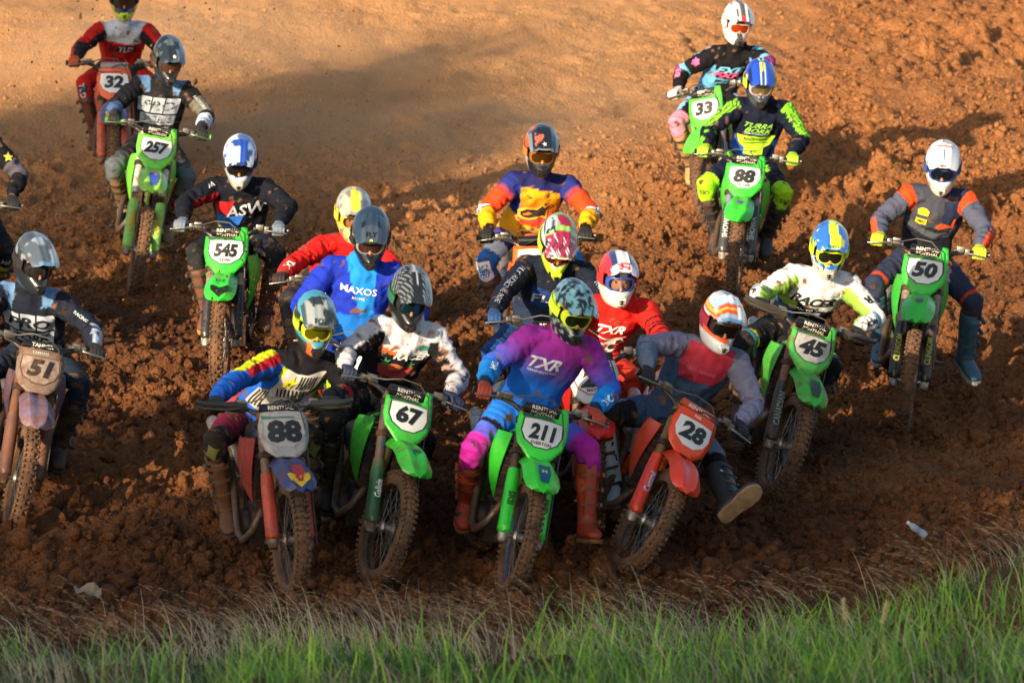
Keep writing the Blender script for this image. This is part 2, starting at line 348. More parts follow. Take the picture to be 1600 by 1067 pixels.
ng = bpy.data.node_groups.new('crumbs', 'GeometryNodeTree'); ng.interface.new_socket('Geometry', in_out='INPUT', socket_type='NodeSocketGeometry'); ng.interface.new_socket('Geometry', in_out='OUTPUT', socket_type='NodeSocketGeometry')
gi = ng.nodes.new('NodeGroupInput'); go = ng.nodes.new('NodeGroupOutput'); ip = ng.nodes.new('GeometryNodeInstanceOnPoints'); jn = ng.nodes.new('GeometryNodeJoinGeometry'); L_ = ng.links
for q in src:
    oi = ng.nodes.new('GeometryNodeObjectInfo'); oi.inputs['Object'].default_value = q; oi.inputs['As Instance'].default_value = True; L_.new(oi.outputs['Geometry'], jn.inputs[0])
def nattr(nm, t): x = ng.nodes.new('GeometryNodeInputNamedAttribute'); x.data_type = t; x.inputs['Name'].default_value = nm; return x.outputs['Attribute']
L_.new(gi.outputs[0], ip.inputs['Points']); L_.new(jn.outputs[0], ip.inputs['Instance']); ip.inputs['Pick Instance'].default_value = True; L_.new(nattr('size', 'FLOAT'), ip.inputs['Scale'])
er = ng.nodes.new('FunctionNodeEulerToRotation'); L_.new(nattr('turn', 'FLOAT_VECTOR'), er.inputs[0]); L_.new(er.outputs[0], ip.inputs['Rotation']); L_.new(ip.outputs[0], go.inputs[0])
cr.modifiers.new('crumbs', 'NODES').node_group = ng

# ------------------------------------------------------------------ dirt bike (forward +X, left +Y, up +Z, origin under the front wheel)
FD = V((-math.sin(R(27)), 0, math.cos(R(27)))); FN = V((math.cos(R(27)), 0, math.sin(R(27)))); AXLE = V((0, 0, .345)); RAXLE = V((-1.47, 0, .335))
def fk(s, y, off=0): return AXLE + FD * s + V((0, y, 0)) + FN * off
TOPC = fk(.80, 0)
def plate_fn(off):
    c = fk(.70, 0, .125)
    def fn(a): return np.array([c + V((0, p[0] * 1.1, 0)) + FD * (p[1] * 1.08) + FN * (off - 1.7 * p[0] ** 2) for p in a])
    return fn
BM = {}
def tyre_mesh(Rr, w, knobs, name):
    b = MB(); prof = []
    for k in range(14):
        a = -2.2 + 4.4 * k / 13; prof.append((Rr - w * .62 + w * .56 * math.cos(a), w * .5 * math.sin(a)))
    b.lathe(prof, 56)
    for i in range(knobs):
        a = 2 * math.pi * i / knobs; ys = ((-.2, .2) if i % 2 else (0.0,)); 
        for yy, tilt in [(y * w, y * .9) for y in ys] + ([(-.43 * w, -.85), (.43 * w, .85)]):
            rr = Rr - .0045 - (abs(yy) / w) ** 2 * w * .75; M = Matrix.Rotation(-a, 3, 'Y') @ Matrix.Rotation(tilt, 3, 'X').to_3x3()
            c = Matrix.Rotation(-a, 3, 'Y') @ V((rr, yy, 0))
            b.box(c, (.018, .023 if abs(yy) < .3 * w else .017, 1.0 / knobs), Matrix.Rotation(-a, 3, 'Y') @ Matrix.Rotation(-tilt if False else tilt, 3, 'Z'))
    return b.mesh(name, angle=30)
def wheel_parts(Rr, w, knobs, hubw, tag_):
    BM[tag_ + 'tyre'] = tyre_mesh(Rr, w, knobs, 'tyre')
    rr = Rr - w * .86
    b = MB(); b.lathe([(rr + .004, -.024), (rr - .004, -.018), (rr - .012, -.006), (rr - .012, .006), (rr - .004, .018), (rr + .004, .024), (rr, .016), (rr - .004, 0), (rr, -.016)], 48); BM[tag_ + 'rim'] = b.mesh('rim')
    b = MB()
    for i in range(32):
        a = 2 * math.pi * i / 32; s = 1 if i % 2 else -1; a2 = a + (.45 if (i // 2) % 2 else -.45)
        b.tube([(.035 * math.cos(a2), s * hubw, .035 * math.sin(a2)), ((rr - .01) * math.cos(a), s * .004, (rr - .01) * math.sin(a))], .0022, 4, False)
    BM[tag_ + 'spokes'] = b.mesh('spokes')
    b = MB(); b.lathe([(.012, -hubw * 1.5), (.03, -hubw * 1.4), (.04, -hubw), (.026, -hubw * .7), (.026, hubw * .7), (.04, hubw), (.03, hubw * 1.4), (.012, hubw * 1.5)], 20); BM[tag_ + 'hub'] = b.mesh('hub')
    b = MB(); d = [(.08, -.002), (.08, .002), (.128, .002), (.128, -.002)]; b.lathe(d, 36, (0, hubw * 1.35 if tag_ == 'f' else -hubw * 1.35, 0))
    for i in range(6): a = i * math.pi / 3; b.tube([(.03 * math.cos(a), hubw * 1.3 * (1 if tag_ == 'f' else -1), .03 * math.sin(a)), (.085 * math.cos(a + .3), hubw * 1.35 * (1 if tag_ == 'f' else -1), .085 * math.sin(a + .3))], .005, 5)
    BM[tag_ + 'disc'] = b.mesh('brake_disc')
wheel_parts(.345, .088, 58, .034, 'f'); wheel_parts(.338, .118, 38, .045, 'r')
def mk(name, fn, **k): b = MB(); fn(b); BM[name] = b.mesh(name, **k)
def _leg(sd):
    def f(b):
        y = .103 * sd
        b.tube([fk(.36, y), fk(.40, y), fk(.62, y), fk(.86, y)], [.0275, .029, .0295, .0285], 16); b.tube([fk(.86, y), fk(.885, y)], [.022, .018], 12)
    return f
def _slider(sd):
    def f(b):
        y = .103 * sd
        b.tube([fk(.02, y), fk(.40, y)], .0235, 14)
        b.mi = 1; b.tube([fk(-.05, y, .0), fk(-.03, y), fk(.05, y), fk(.075, y)], [.022, .031, .031, .026], 12); b.tube([fk(0, y - .03 * sd, -.0), fk(0, y + .03 * sd, 0)], .022, 10)
    return f
def _guard(sd):
    def f(b):
        y = .103 * sd; G = []
        for i in range(9):
            s = .02 + .38 * i / 8; row = []
            for k in range(9):
                a = -2.0 + 4.0 * k / 8; r = (.037 if i < 7 else .037 - .003 * (i - 6)); e = 1 + (.25 if i < 3 else 0) * max(0, -math.cos(a)); row.append(fk(s, y + r * math.sin(a), r * math.cos(a) * 1.12))
            G.append(row)
        b.sheet(G, .004)
        b.tube([fk(.02, y, .02), fk(.0, y, .03)], [.04, .02], 10)
    return f
for sd, n in ((1, 'L'), (-1, 'R')): mk('fork' + n, _leg(sd)); mk('slider' + n, _slider(sd)); mk('guard' + n, _guard(sd))
def _clamp1(s):
    def f(b):
        pts = [(y, x) for y, x in ((-.145, 0), (-.125, .04), (-.06, .045), (.06, .045), (.125, .04), (.145, 0), (.12, -.04), (.05, -.075), (-.05, -.075), (-.12, -.04))]
        b.loft([[fk(s - .018, y, x) for y, x in pts], [fk(s + .018, y, x) for y, x in pts]])
    return f
mk('clampA', _clamp1(.60), bevel=.003); mk('clampB', _clamp1(.80), bevel=.003)
mk('axle', lambda b: b.tube([fk(0, -.13), fk(0, .13)], .0135, 10)); mk('bracket', lambda b: b.box((0, 0, 0), (.045, .03, .06)), bevel=.005)
BARC = TOPC + V((-.012, 0, .03))
GRIP = lambda sd, y=.345: BARC + V((-.075 - .10 * (y - .24), sd * y, .062 + .012 * (y - .24)))
def _bar(b):
    P = [GRIP(1, .41), GRIP(1, .25), BARC + V((-.035, .17, .046)), BARC + V((-.002, .105, .006)), BARC + V((0, .07, 0)), BARC + V((0, -.07, 0)), BARC + V((-.002, -.105, .008)), BARC + V((-.035, -.17, .046)), GRIP(-1, .25), GRIP(-1, .41)]
    b.tube(P, .0135, 10)
mk('bar', _bar)
mk('pad', lambda b: b.tube([BARC + V((.024, y, .052)) for y in (-.118, -.112, .112, .118)], [.02, .034, .034, .02], 12))
def _controls(sd):
    def f(b):
        g = GRIP(sd, .26); b.box(g + V((.012, 0, .006)), (.05, .035, .045)); b.box(g + V((.03, -sd * .045, .022)), (.045, .05, .04)); b.tube([g + V((.01, -sd * .09, 0)), g + V((.01, -sd * .06, 0))], .022, 10)
        b.tube([g + V((.045, 0, .004)), g + V((.062, sd * .05, .0)), g + V((.055, sd * .15, -.012))], [.009, .0075, .0065], 6)
    return f
def _grip(sd):
    def f(b):
        b.tube([GRIP(sd, y) for y in (.275, .283, .40, .412)], [.027, .0185, .0185, .024], 12)
    return f
def _hguard(sd):
    def f(b):
        G = []
        for i in range(9):
            y = .19 + .27 * i / 8; x = .105 - .09 * max(0, (i - 5) / 3) ** 2 - .03 * (1 - i / 8); G.append([GRIP(sd, y) + V((x - .012 * (k - 1.2) ** 2, 0, .034 - .024 * k * (1 - .06 * i))) for k in range(4)])
        b.sheet(G, .006)
        b.tube([GRIP(sd, .20) + V((.0, 0, 0)), GRIP(sd, .20) + V((.06, 0, 0)), GRIP(sd, .3) + V((.09, 0, -.01)), GRIP(sd, .43) + V((.07, 0, -.005)), GRIP(sd, .45) + V((0, 0, 0))], .009, 6)
    return f
for sd, n in ((1, 'L'), (-1, 'R')): mk('controls' + n, _controls(sd), bevel=.004); mk('grip' + n, _grip(sd)); mk('hguard' + n, _hguard(sd))
def _hose(b):
    b.tube([GRIP(-1, .27) + V((.03, 0, .02)), BARC + V((.05, -.17, .10)), BARC + V((.10, -.08, .135)), BARC + V((.13, .02, .13)), BARC + V((.14, .09, .07)), fk(.74, .125, .11), fk(.62, .135, .07), fk(.5, .14, .05), fk(.25, .145, .04), fk(.06, .15, .01)], .0042, 6)
def _cables(b):
    b.tube([GRIP(1, .22) + V((.02, 0, .01)), BARC + V((.07, .13, .07)), BARC + V((.09, .03, .075)), BARC + V((.04, -.08, .02)), BARC + V((-.1, -.1, -.16))], .0045, 6)
    b.tube([GRIP(-1, .23) + V((.02, 0, .0)), BARC + V((.06, -.15, .05)), BARC + V((.06, -.06, .03)), BARC + V((-.06, .02, -.12))], .0045, 6)
mk('hose', _hose); mk('cables', _cables)
OUT_TAB = [(-.135, .105), (-.05, .092), (.04, .092), (.075, .103), (.09, .17), (.125, .175), (.138, .09), (.14, .0), (.125, -.07), (.085, -.12), (.045, -.17), (-.045, -.17), (-.085, -.12), (-.125, -.07), (-.14, .0)]
OUT_SQ = [(-.115, .12), (.115, .12), (.135, .05), (.132, -.03), (.11, -.095), (.06, -.14), (-.06, -.14), (-.11, -.095), (-.132, -.03), (-.135, .05)]
INN = [(-.102, .072), (.102, .072), (.108, .0), (.088, -.046), (.034, -.084), (-.034, -.084), (-.088, -.046), (-.108, .0)]
for k, o in (('tab', OUT_TAB), ('sq', OUT_SQ)): BM['plate_' + k] = flat('number_plate', *poly(o), plate_fn(0), .04, .004)
BM['pl_in'] = flat('plate_panel', *poly(INN), plate_fn(.0035), .04)
BM['pl_head'] = flat('plate_header', *poly([(-.118, .100), (-.05, .088), (.05, .088), (.066, .08), (-.115, .08)][::-1]), plate_fn(.005), .04)
BM['pl_ring'] = flat('plate_outline', *poly([(p[0] * 1.07, p[1] * 1.07) for p in INN]), plate_fn(.002), .04)
def _fender(b):
    st = [(-.50, .79, .045, .02), (-.40, .828, .062, .03), (-.27, .856, .074, .042), (-.15, .866, .082, .05), (-.03, .864, .088, .052), (.08, .846, .092, .05), (.16, .806, .092, .044), (.215, .764, .078, .034), (.238, .738, .052, .02), (.247, .722, .016, .008)]
    G = []
    for x, z, w, dr in st:
        row = []
        for k in range(13):
            u = -1 + k / 6; au = abs(u); ridge = .012 * math.exp(-((au - .45) / .16) ** 2) * min(1, w / .07); row.append((x - .03 * au ** 2 * (x > .05), u * w * 1.2, z + .018 + ridge - dr * au ** 2.6 - .006 * math.exp(-(u / .2) ** 2)))
        G.append(row)
    b.sheet(G, .004)
mk('fender', _fender, angle=28)
def fender_fn(off):
    xs_ = np.array([-.27, -.15, -.03, .08, .16, .215, .245]); zs_ = np.array([.874, .884, .882, .864, .824, .782, .740])
    def fn(a): return np.array([(p[1], p[0] * 1.15, np.interp(p[1], xs_, zs_) - .05 * (abs(p[0]) / .105) ** 2.6 + .012 * math.exp(-((abs(p[0]) / .102 - .45) / .16) ** 2) + off) for p in a])
    return fn
BM['f_tip'] = flat('fender_panel', *poly([(-.06, .03), (-.075, .12), (-.055, .195), (0, .225), (.055, .195), (.075, .12), (.06, .03)]), fender_fn(.004), .02)
BM['f_tip2'] = flat('fender_tip', *poly([(-.06, .15), (-.05, .2), (0, .232), (.05, .2), (.06, .15), (0, .17)]), fender_fn(.006), .02)
BM['f_mid'] = flat('fender_sticker', *poly([(-.028, .07), (-.032, .15), (-.02, .205), (.02, .205), (.032, .15), (.028, .07)]), fender_fn(.006), .02)
BM['f_dot'] = flat('fender_sticker', *poly([(.022 * math.cos(a), .07 + .03 * math.sin(a)) for a in np.linspace(0, 5.8, 9)]), fender_fn(.006), .02)
def _shroud(sd):
    def f(b):
        G = []
        for i in range(9):
            a = i / 8; row = []
            for k in range(11):
                c = k / 10; x = -.43 - .38 * a - .16 * c * c * (1 - a); y = .128 + .05 * math.sin(min(1, a * 1.3) * 1.57) + .022 * math.sin(c * 3.14) - .08 * max(0, a - .6) - .015 * c; z = .955 - .42 * c * (1 - .62 * a) - .05 * a
                row.append((x, sd * y, z))
            G.append(row)
        b.sheet(G, .005)
    return f
def _rad(sd):
    def f(b):
        for i in range(8): b.box((-.46 - .0 * i, sd * .082, .585 + .044 * i), (.035, .085, .012))
        b.box((-.485, sd * .082, .74), (.025, .084, .37)); b.box((-.47, sd * .082, .94), (.06, .088, .04)); b.box((-.47, sd * .082, .56), (.06, .088, .03))
    return f
def _side(sd):
    def f(b): b.sheet([[(x, sd * (.11 + .03 * math.sin(i * .6)), z0 + (z1 - z0) * k / 4) for k in range(5)] for i, (x, z0, z1) in enumerate([(-.98, .62, .86), (-1.1, .6, .87), (-1.25, .64, .9), (-1.4, .72, .93), (-1.55, .8, .95)])], .005)
    return f
def _peg(sd):
    def f(b): b.box((-.93, sd * .20, .335), (.05, .11, .025)); b.box((-.935, sd * .12, .34), (.04, .06, .05))
    return f
for sd, n in ((1, 'L'), (-1, 'R')): mk('shroud' + n, _shroud(sd)); mk('rad' + n, _rad(sd)); mk('side' + n, _side(sd), angle=60); mk('peg' + n, _peg(sd), bevel=.003)
def _frame(b):
    b.tube([(-.40, 0, .93), (-.50, 0, .62), (-.58, 0, .33), (-.68, .07, .27), (-.98, .08, .30)], [.03, .026, .024, .02, .02], 8); b.tube([(-.58, 0, .33), (-.68, -.07, .27), (-.98, -.08, .30)], .02, 8)
    for s in (1, -1): b.tube([(-.40, s * .03, .92), (-.62, s * .10, .80), (-.92, s * .115, .60), (-1.0, s * .11, .42), (-.98, s * .08, .30)], .024, 8); b.tube([(-.72, s * .08, .83), (-1.15, s * .07, .86), (-1.5, s * .06, .90)], .016, 6); b.tube([(-.95, s * .1, .55), (-1.45, s * .07, .86)], .014, 6)
    b.tube([fk(.56, 0, -.03), fk(.84, 0, -.03)], .032, 10)
mk('frame', _frame)
def _engine(b):
    b.box((-.78, 0, .38), (.34, .22, .22)); b.box((-.70, 0, .56), (.17, .17, .24), Matrix.Rotation(R(12), 3, 'Y'))
    for i in range(5): b.box((-.70 - .004 * i, 0, .52 + .035 * i), (.20, .20, .01))
    b.tube([(-.74, .11, .36), (-.74, .155, .36)], [.10, .085], 20); b.tube([(-.82, -.11, .36), (-.82, -.165, .36)], [.115, .10], 20); b.box((-.72, 0, .70), (.16, .16, .07))
mk('engine', _engine, bevel=.008)
mk('pipe', lambda b: b.tube([(-.62, -.03, .60), (-.53, -.05, .59), (-.47, -.09, .50), (-.47, -.14, .40), (-.54, -.18, .335), (-.66, -.19, .36), (-.78, -.185, .50), (-.95, -.165, .62), (-1.15, -.16, .70)], [.02, .021, .022, .023, .023, .022, .021, .022, .024], 12))
mk('silencer', lambda b: b.tube([(-1.1, -.165, .69), (-1.18, -.17, .72), (-1.58, -.175, .84), (-1.62, -.175, .85)], [.03, .055, .055, .035], 14, rx=.8))
mk('tank', lambda b: b.loft([[(x, w * math.cos(a), z + h * math.sin(a)) for a in np.linspace(0, 2 * math.pi, 13)[:-1]] for x, w, z, h in [(-.44, .05, .86, .07), (-.52, .11, .86, .10), (-.66, .125, .86, .10), (-.8, .09, .88, .07)]]))
mk('seat', lambda b: b.loft([[(x, w * (abs(math.cos(a)) ** .6) * (1 if math.cos(a) > 0 else -1), z + h * math.sin(a)) for a in np.linspace(0, 2 * math.pi, 17)[:-1]] for x, w, z, h in [(-.62, .05, .91, .03), (-.75, .07, .885, .045), (-1.0, .085, .86, .055), (-1.3, .085, .88, .05), (-1.5, .07, .93, .03)]]))
mk('rfender', lambda b: b.sheet([[(x, u * w, z - .05 * abs(u) ** 2.5) for u in np.linspace(-1, 1, 9)] for x, w, z in [(-1.35, .09, .93), (-1.5, .095, .965), (-1.7, .09, 1.0), (-1.88, .075, 1.03), (-1.93, .04, 1.03)]], .004))
def _swing(b):
    for s in (1, -1): b.tube([(-.96, s * .09, .40), (-1.2, s * .10, .38), (-1.5, s * .09, .335)], [.032, .03, .026], 8)
    b.box((-1.08, 0, .395), (.06, .2, .06)); b.tube([(-1.47, -.12, .335), (-1.47, .12, .335)], .013, 8); b.tube([(-1.0, 0, .45), (-.9, 0, .8)], .035, 10)
mk('swing', _swing)

def flipv(t, v0): v, f = t; v = v * np.array([1, -1]) + np.array([0, v0]); return v, f
def frame_matrix(dive): return Matrix.Translation(RAXLE) @ Matrix.Rotation(dive * .80 / 1.1, 4, 'Y') @ Matrix.Translation(-RAXLE)
def steer_matrix(a):
    p = fk(.8, 0, -.03); return Matrix.Translation(p) @ Matrix.Rotation(a, 4, FD) @ Matrix.Translation(-p)
def bike_matrix(c, heading, roll, pitch):
    fwd = V((math.sin(heading), -math.cos(heading), 0)); left = V((math.cos(heading), math.sin(heading), 0)); up = V((0, 0, 1))
    f2 = (fwd * math.cos(pitch) - up * math.sin(pitch)); u2 = (up * math.cos(pitch) + fwd * math.sin(pitch))
    l3 = left * math.cos(roll) - u2 * math.sin(roll); u3 = u2 * math.cos(roll) + left * math.sin(roll)      # roll > 0: top leans to photo right
    return Matrix(((f2.x, l3.x, u3.x, c.x), (f2.y, l3.y, u3.y, c.y), (f2.z, l3.z, u3.z, c.z), (0, 0, 0, 1)))
PRINT = lambda c: mat(c, .5, dirt=.10, name='print')
def build_bike(s, M, steer):
    dive = s.get('dive', .09); SD = steer_matrix(steer) @ Matrix.Translation(-FD * dive); FM = frame_matrix(dive)
    root = bpy.data.objects.new('dirt_bike', None); COL.objects.link(root); root.matrix_world = M; tag(root, s['blabel'], 'dirt bike', 'dirt bikes racing down the slope')
    k = s['bike']; d = s.get('mud', .3) + .08; S = steer_matrix(steer); P = lambda c, dd=None, ro=.36: mat(c, ro, dirt=d if dd is None else dd, coat=.15, name='plastic')
    main = P(k['main']); md = min(1, d + .3)
    w = ob('front_wheel', BM['fhub'], [ALU], root, S @ Matrix.Translation(AXLE)); ob('tyre', BM['ftyre'], [RUBBER], w); ob('rim', BM['frim'], [P(k.get('rim', '202022'), .5)], w); ob('spokes', BM['fspokes'], [STEEL], w); ob('brake_disc', BM['fdisc'], [STEEL], w)
    for n in 'LR':
        f = ob('fork_slider', BM['slider' + n], [STEEL, mat('a8a49c', .5, metal=.6, dirt=md, name='cast_alloy')], root, S); ob('fork_leg', BM['fork' + n], [P(k.get('tube', '8a8478'), md)], root, SD); g = ob('fork_guard', BM['guard' + n], [P(k['guard'], k.get('gmud', d))], f)
        if 'gtext' in k:
            sd = 1 if n == 'L' else -1; t = k['gtext']
            def gf(a, sd=sd): return np.array([fk(.21 + p[0], .103 * sd + .0435 * math.sin(-p[1] / .038), .0495 * math.cos(p[1] / .038)) for p in a])
            ob('lettering', flat('lettering', *txt(t[0], .038, bold=.03, sx=.85 if len(t[0]) > 5 else 1.0), gf, .02), [PRINT(t[1])], f)
    ob('triple_clamp', BM['clampA'], [DARKM], root, SD); ob('triple_clamp', BM['clampB'], [DARKM], root, SD); ob('axle', BM['axle'], [STEEL], root, S)
    h = ob('handlebar', BM['bar'], [P(k.get('barc', '2b2b2d'), .4)], root, SD)
    for n in 'LR':
        ob('grip', BM['grip' + n], [P(k.get('grip', '1a1a1a'))], h); ob('lever', BM['controls' + n], [mat('8c8a84', .35, metal=.8, dirt=.3, name='perch')], h)
        if k.get('hg'): ob('hand_guard', BM['hguard' + n], [P(k['hg'], .22, .6)], h)
    for sd in (1, -1): ob('bar_mount', BM['bracket'], [DARKM], h, Matrix.Translation(BARC + V((0, sd * .045, -.018))))
    pd = ob('bar_pad', BM['pad'], [P(k.get('pad', '161618'), .2)], h)
    if k.get('padtext', 1):
        for j, (o1, o2) in enumerate(((.030, .040), (.036, .008))):
            pf = lambda a, o=(.031, .066 - .032 * j): np.array([BARC + V((.024 + math.sqrt(max(1e-6, .0355 ** 2 - (o[1] - .052 + p[1]) ** 2)), p[0], o[1] + p[1])) for p in a])
            ob('lettering', flat('lettering', *txt(k.get('padword', 'RENTHAL'), .022, bold=.02, sx=1.15), pf, .02), [PRINT('d8d4c8')], pd)
    ob('brake_hose', BM['hose'], [mat(k.get('hose', '3c3a36'), .5, name='hose')], root, SD); ob('cables', BM['cables'], [BLACKP], root, SD)
    pm = max(.16, k.get('pmud', d * .6)); pl = ob('number_plate', BM['plate_' + k.get('pshape', 'tab')], [main if 'pcol' not in k else P(k['pcol'], pm)], root, SD)
    ob('plate_outline', BM['pl_ring'], [P(k.get('ring', '20242a'), pm)], pl); ob('plate_panel', BM['pl_in'], [P(k.get('pbg', 'cdd0d2'), pm, .5)], pl)
    if 'head' in k: ob('plate_header', BM['pl_head'], [P(k['head'], pm)], pl)
    if s.get('num'):
        nh = k.get('nh', .104 if len(s['num']) < 3 else .092); ob('number', flat('number', *txt(s['num'], nh, (0, .004), bold=.055, shear=k.get('nshear', .15), sx={1: 1.2, 2: 1.12, 3: .86}[len(s['num'])]), plate_fn(.0065), .02), [P(k.get('ncol', '14161c'), pm * .7, .5)], pl)
    if 'pname' in k: ob('lettering', flat('lettering', *txt(k['pname'], .019, (0, -.063), bold=.02), plate_fn(.0065), .02), [PRINT('14161c')], pl)
    if 'ptop' in k: ob('lettering', flat('lettering', *txt(k['ptop'][0], .017, (-.01, .095), bold=.02), plate_fn(.0075), .02), [PRINT(k['ptop'][1])], pl)
    fe = ob('front_fender', BM['fender'], [P(k.get('fend', k['main']))], root, SD)
    for nm in k.get('fst', ()): ob('fender_sticker', BM[nm[0]], [P(nm[1], d * .7)], fe)
    if 'ftext' in k: ob('lettering', flat('lettering', *flipv(txt(k['ftext'][0], .03, bold=.02), k['ftext'][2] if len(k['ftext']) > 2 else .1), fender_fn(.008), .015), [PRINT(k['ftext'][1])], fe)
    for n in 'LR':
        ob('radiator_shroud', BM['shroud' + n], [P(k.get('shroud', k['main']))], root, FM); ob('radiator', BM['rad' + n], [DARKM], root, FM); ob('side_panel', BM['side' + n], [P(k.get('side', '1c1d1f'))], root, FM); ob('footpeg', BM['peg' + n], [DARKM], root, FM)
    ob('frame', BM['frame'], [P(k.get('frame', '2c2c2e'), md)], root, FM); e = ob('engine', BM['engine'], [DARKM], root, FM); ob('exhaust_pipe', BM['pipe'], [mat('6b635a', .45, metal=.7, dirt=.6, name='pipe')], e); ob('silencer', BM['silencer'], [ALU], root, FM)
    ob('fuel_tank', BM['tank'], [P(k.get('tank', '1a1a1c'))], root, FM); ob('seat', BM['seat'], [P(k.get('seat', '1d1d20'), .2, .7)], root, FM); ob('rear_fender', BM['rfender'], [P(k.get('rf', k['main']))], root, FM); ob('swingarm', BM['swing'], [ALU], root)
    w = ob('rear_wheel', BM['rhub'], [ALU], root, Matrix.Translation(RAXLE)); ob('tyre', BM['rtyre'], [RUBBER], w); ob('rim', BM['rrim'], [P(k.get('rim', '202022'), .5)], w); ob('spokes', BM['rspokes'], [STEEL], w); ob('brake_disc', BM['rdisc'], [STEEL], w)
    return root, SD, FM
# ------------------------------------------------------------------ helmet, goggles, gloves, boots (shared shapes)
HZ = [.142, .139, .128, .106, .074, .042, .036, .010, -.016, -.044, -.052, -.066, -.086, -.108, -.128, -.142]
HW = [.003, .045, .083, .110, .127, .1335, .134, .1345, .1335, .130, .128, .124, .117, .107, .096, .086]
HF = [.003, .055, .098, .126, .142, .147, .147, .146, .146, .164, .180, .200, .214, .214, .200, .170]
HB = [.003, .070, .112, .140, .156, .162, .162, .161, .158, .152, .149, .143, .133, .121, .107, .096]
HE = [2, 2, 2, 2, 2, 2, 2, 2, 1.95, 1.78, 1.62, 1.5, 1.45, 1.48, 1.6, 1.75]
def shell_mesh():
    rows = []; zz = []
    for i in range(len(HZ) - 1):
        m = 4 if HZ[i] - HZ[i + 1] > .018 else (2 if HZ[i] - HZ[i + 1] > .009 else 1)
        for j in range(m): zz.append(i + j / m)
    zz.append(len(HZ) - 1); zz = np.array(zz); ix = np.arange(len(HZ))
    def I(a):
        a = np.array(a); d = np.gradient(a); k = np.floor(zz).astype(int).clip(0, len(a) - 2); t = zz - k; h00 = 2 * t ** 3 - 3 * t ** 2 + 1; return h00 * a[k] + (t ** 3 - 2 * t * t + t) * d[k] + (1 - h00) * a[k + 1] + (t ** 3 - t * t) * d[k + 1]
    Zs = np.interp(zz, ix, HZ); W = np.interp(zz, ix, HW); F = np.interp(zz, ix, HF); B = np.interp(zz, ix, HB); E = np.interp(zz, ix, HE); n = 120; P = []
    for z, w, f, b_, e in zip(Zs, W, F, B, E):
        for k in range(n):
            a = 2 * math.pi * k / n - math.pi; c, s_ = math.cos(a), math.sin(a); ee = e if c > 0 else 2
            x = (f if c > 0 else b_) * math.copysign(abs(c) ** (2 / ee), c); y = w * math.copysign(abs(s_) ** (2 / ee), s_)
            y *= 1 - .03 * math.exp(-((z + .03) / .03) ** 2) * (c > 0); P.append((x, y, z))
    FF = []
    for i in range(len(Zs) - 1):
        for k in range(n):
            k2 = (k + 1) % n; zc = (Zs[i] + Zs[i + 1]) / 2; a = 2 * math.pi * (k + .5) / n - math.pi
            lim = 1.12 if zc > -.03 else 1.12 - (-.03 - zc) * 14
            if -.047 < zc < .040 and abs(a) < lim: continue
            FF.append((i * n + k, i * n + k2, (i + 1) * n + k2, (i + 1) * n + k))
    me = bpy.data.meshes.new('shell'); me.from_pydata(P, [], FF); bm = bmesh.new(); bm.from_mesh(me); bmesh.ops.recalc_face_normals(bm, faces=bm.faces)
    bmesh.ops.solidify(bm, geom=list(bm.faces), thickness=.012)
    for f in bm.faces: f.smooth = True
    for e in bm.edges:
        if e.is_manifold and e.calc_face_angle(0) > .8: e.smooth = False
    bm.to_mesh(me); bm.free(); return me
SHELLM = shell_mesh(); SHV = co(SHELLM)
def visor_mesh():
    G = []
    for i in range(15):
        v = i / 14; row = []
        for k in range(25):
            u = -1 + k / 12; au = abs(u); W = .116 - .004 * v - .05 * max(0, v - .8) ** 1.6 * 3; tip = 1 - .17 * au ** 3
            x = .015 + (.215 * v) * tip; z = .158 - .066 * v ** 1.6 - (.062 - .026 * v) * au ** 2.2 + .008 * math.exp(-((au - .42) / .13) ** 2) + .006 * math.exp(-(u / .12) ** 2) * (1 - v)
            row.append((x, u * W, z))
        G.append(row)
    b = MB(); b.sheet(G, .005); me = b.mesh('visor', angle=35); return me
VISM = visor_mesh(); VSV = co(VISM)
def gog_fn(off):
    return lambda a: np.array([(.150 + off - 3.6 * p[0] ** 2 - 8 * abs(p[0]) ** 3, p[0], p[1] - .006) for p in a])
def gog_outline(k):
    P = []
    for a in np.linspace(0, 2 * math.pi, 49)[:-1]:
        c, s_ = math.cos(a), math.sin(a); y = .100 * k * math.copysign(abs(c) ** .62, c); z = (.046 * k + (k - 1) * .01) * math.copysign(abs(s_) ** .7, s_)
        if s_ < 0: z += .022 * math.exp(-(y / .022) ** 2)
        P.append((y, z))
    return P
LENSM = flat('lens', *poly(gog_outline(.86)), gog_fn(.001), .02)
def ring_mesh():
    b = MB(); o = gog_outline(1.0); i_ = gog_outline(.84); n = len(o); R_ = [gog_fn(x)(np.array(p)) for p, x in ((o, -.03), (o, .004), (i_, .007), (i_, -.012))]
    P = [q for r in R_ for q in r]; F = [(a * n + k, a * n + (k + 1) % n, ((a + 1) % 4) * n + (k + 1) % n, ((a + 1) % 4) * n + k) for a in range(4) for k in range(n)]; b.add(P, F); return b.mesh('goggle_frame')
GOGM = ring_mesh()
b = MB(); rows = []
for a in np.linspace(1.0, 2 * math.pi - 1.0, 50):
    c, s_ = math.cos(a), math.sin(a); rows.append([((.150 if c > 0 else .163) * c * (1.01), .1375 * s_ * 1.01, z) for z in (-.026, .0, .024)])
b.sheet(rows, -.004); STRAPM = b.mesh('strap')
b = MB(); b.loft([[(x, w * math.cos(a), z + h * math.sin(a)) for a in np.linspace(0, 2 * math.pi, 17)[:-1]] for x, w, z, h in [(-.02, .085, -.02, .11), (.06, .082, -.02, .105), (.1, .07, -.022, .09), (.122, .045, -.025, .06), (.13, .018, -.028, .03)]])
b.tube([(.118, 0, .012), (.138, 0, -.022), (.146, 0, -.036)], [.010, .014, .017], 10, round_ends=True)
FACEM = remesh(b, .008, 3)
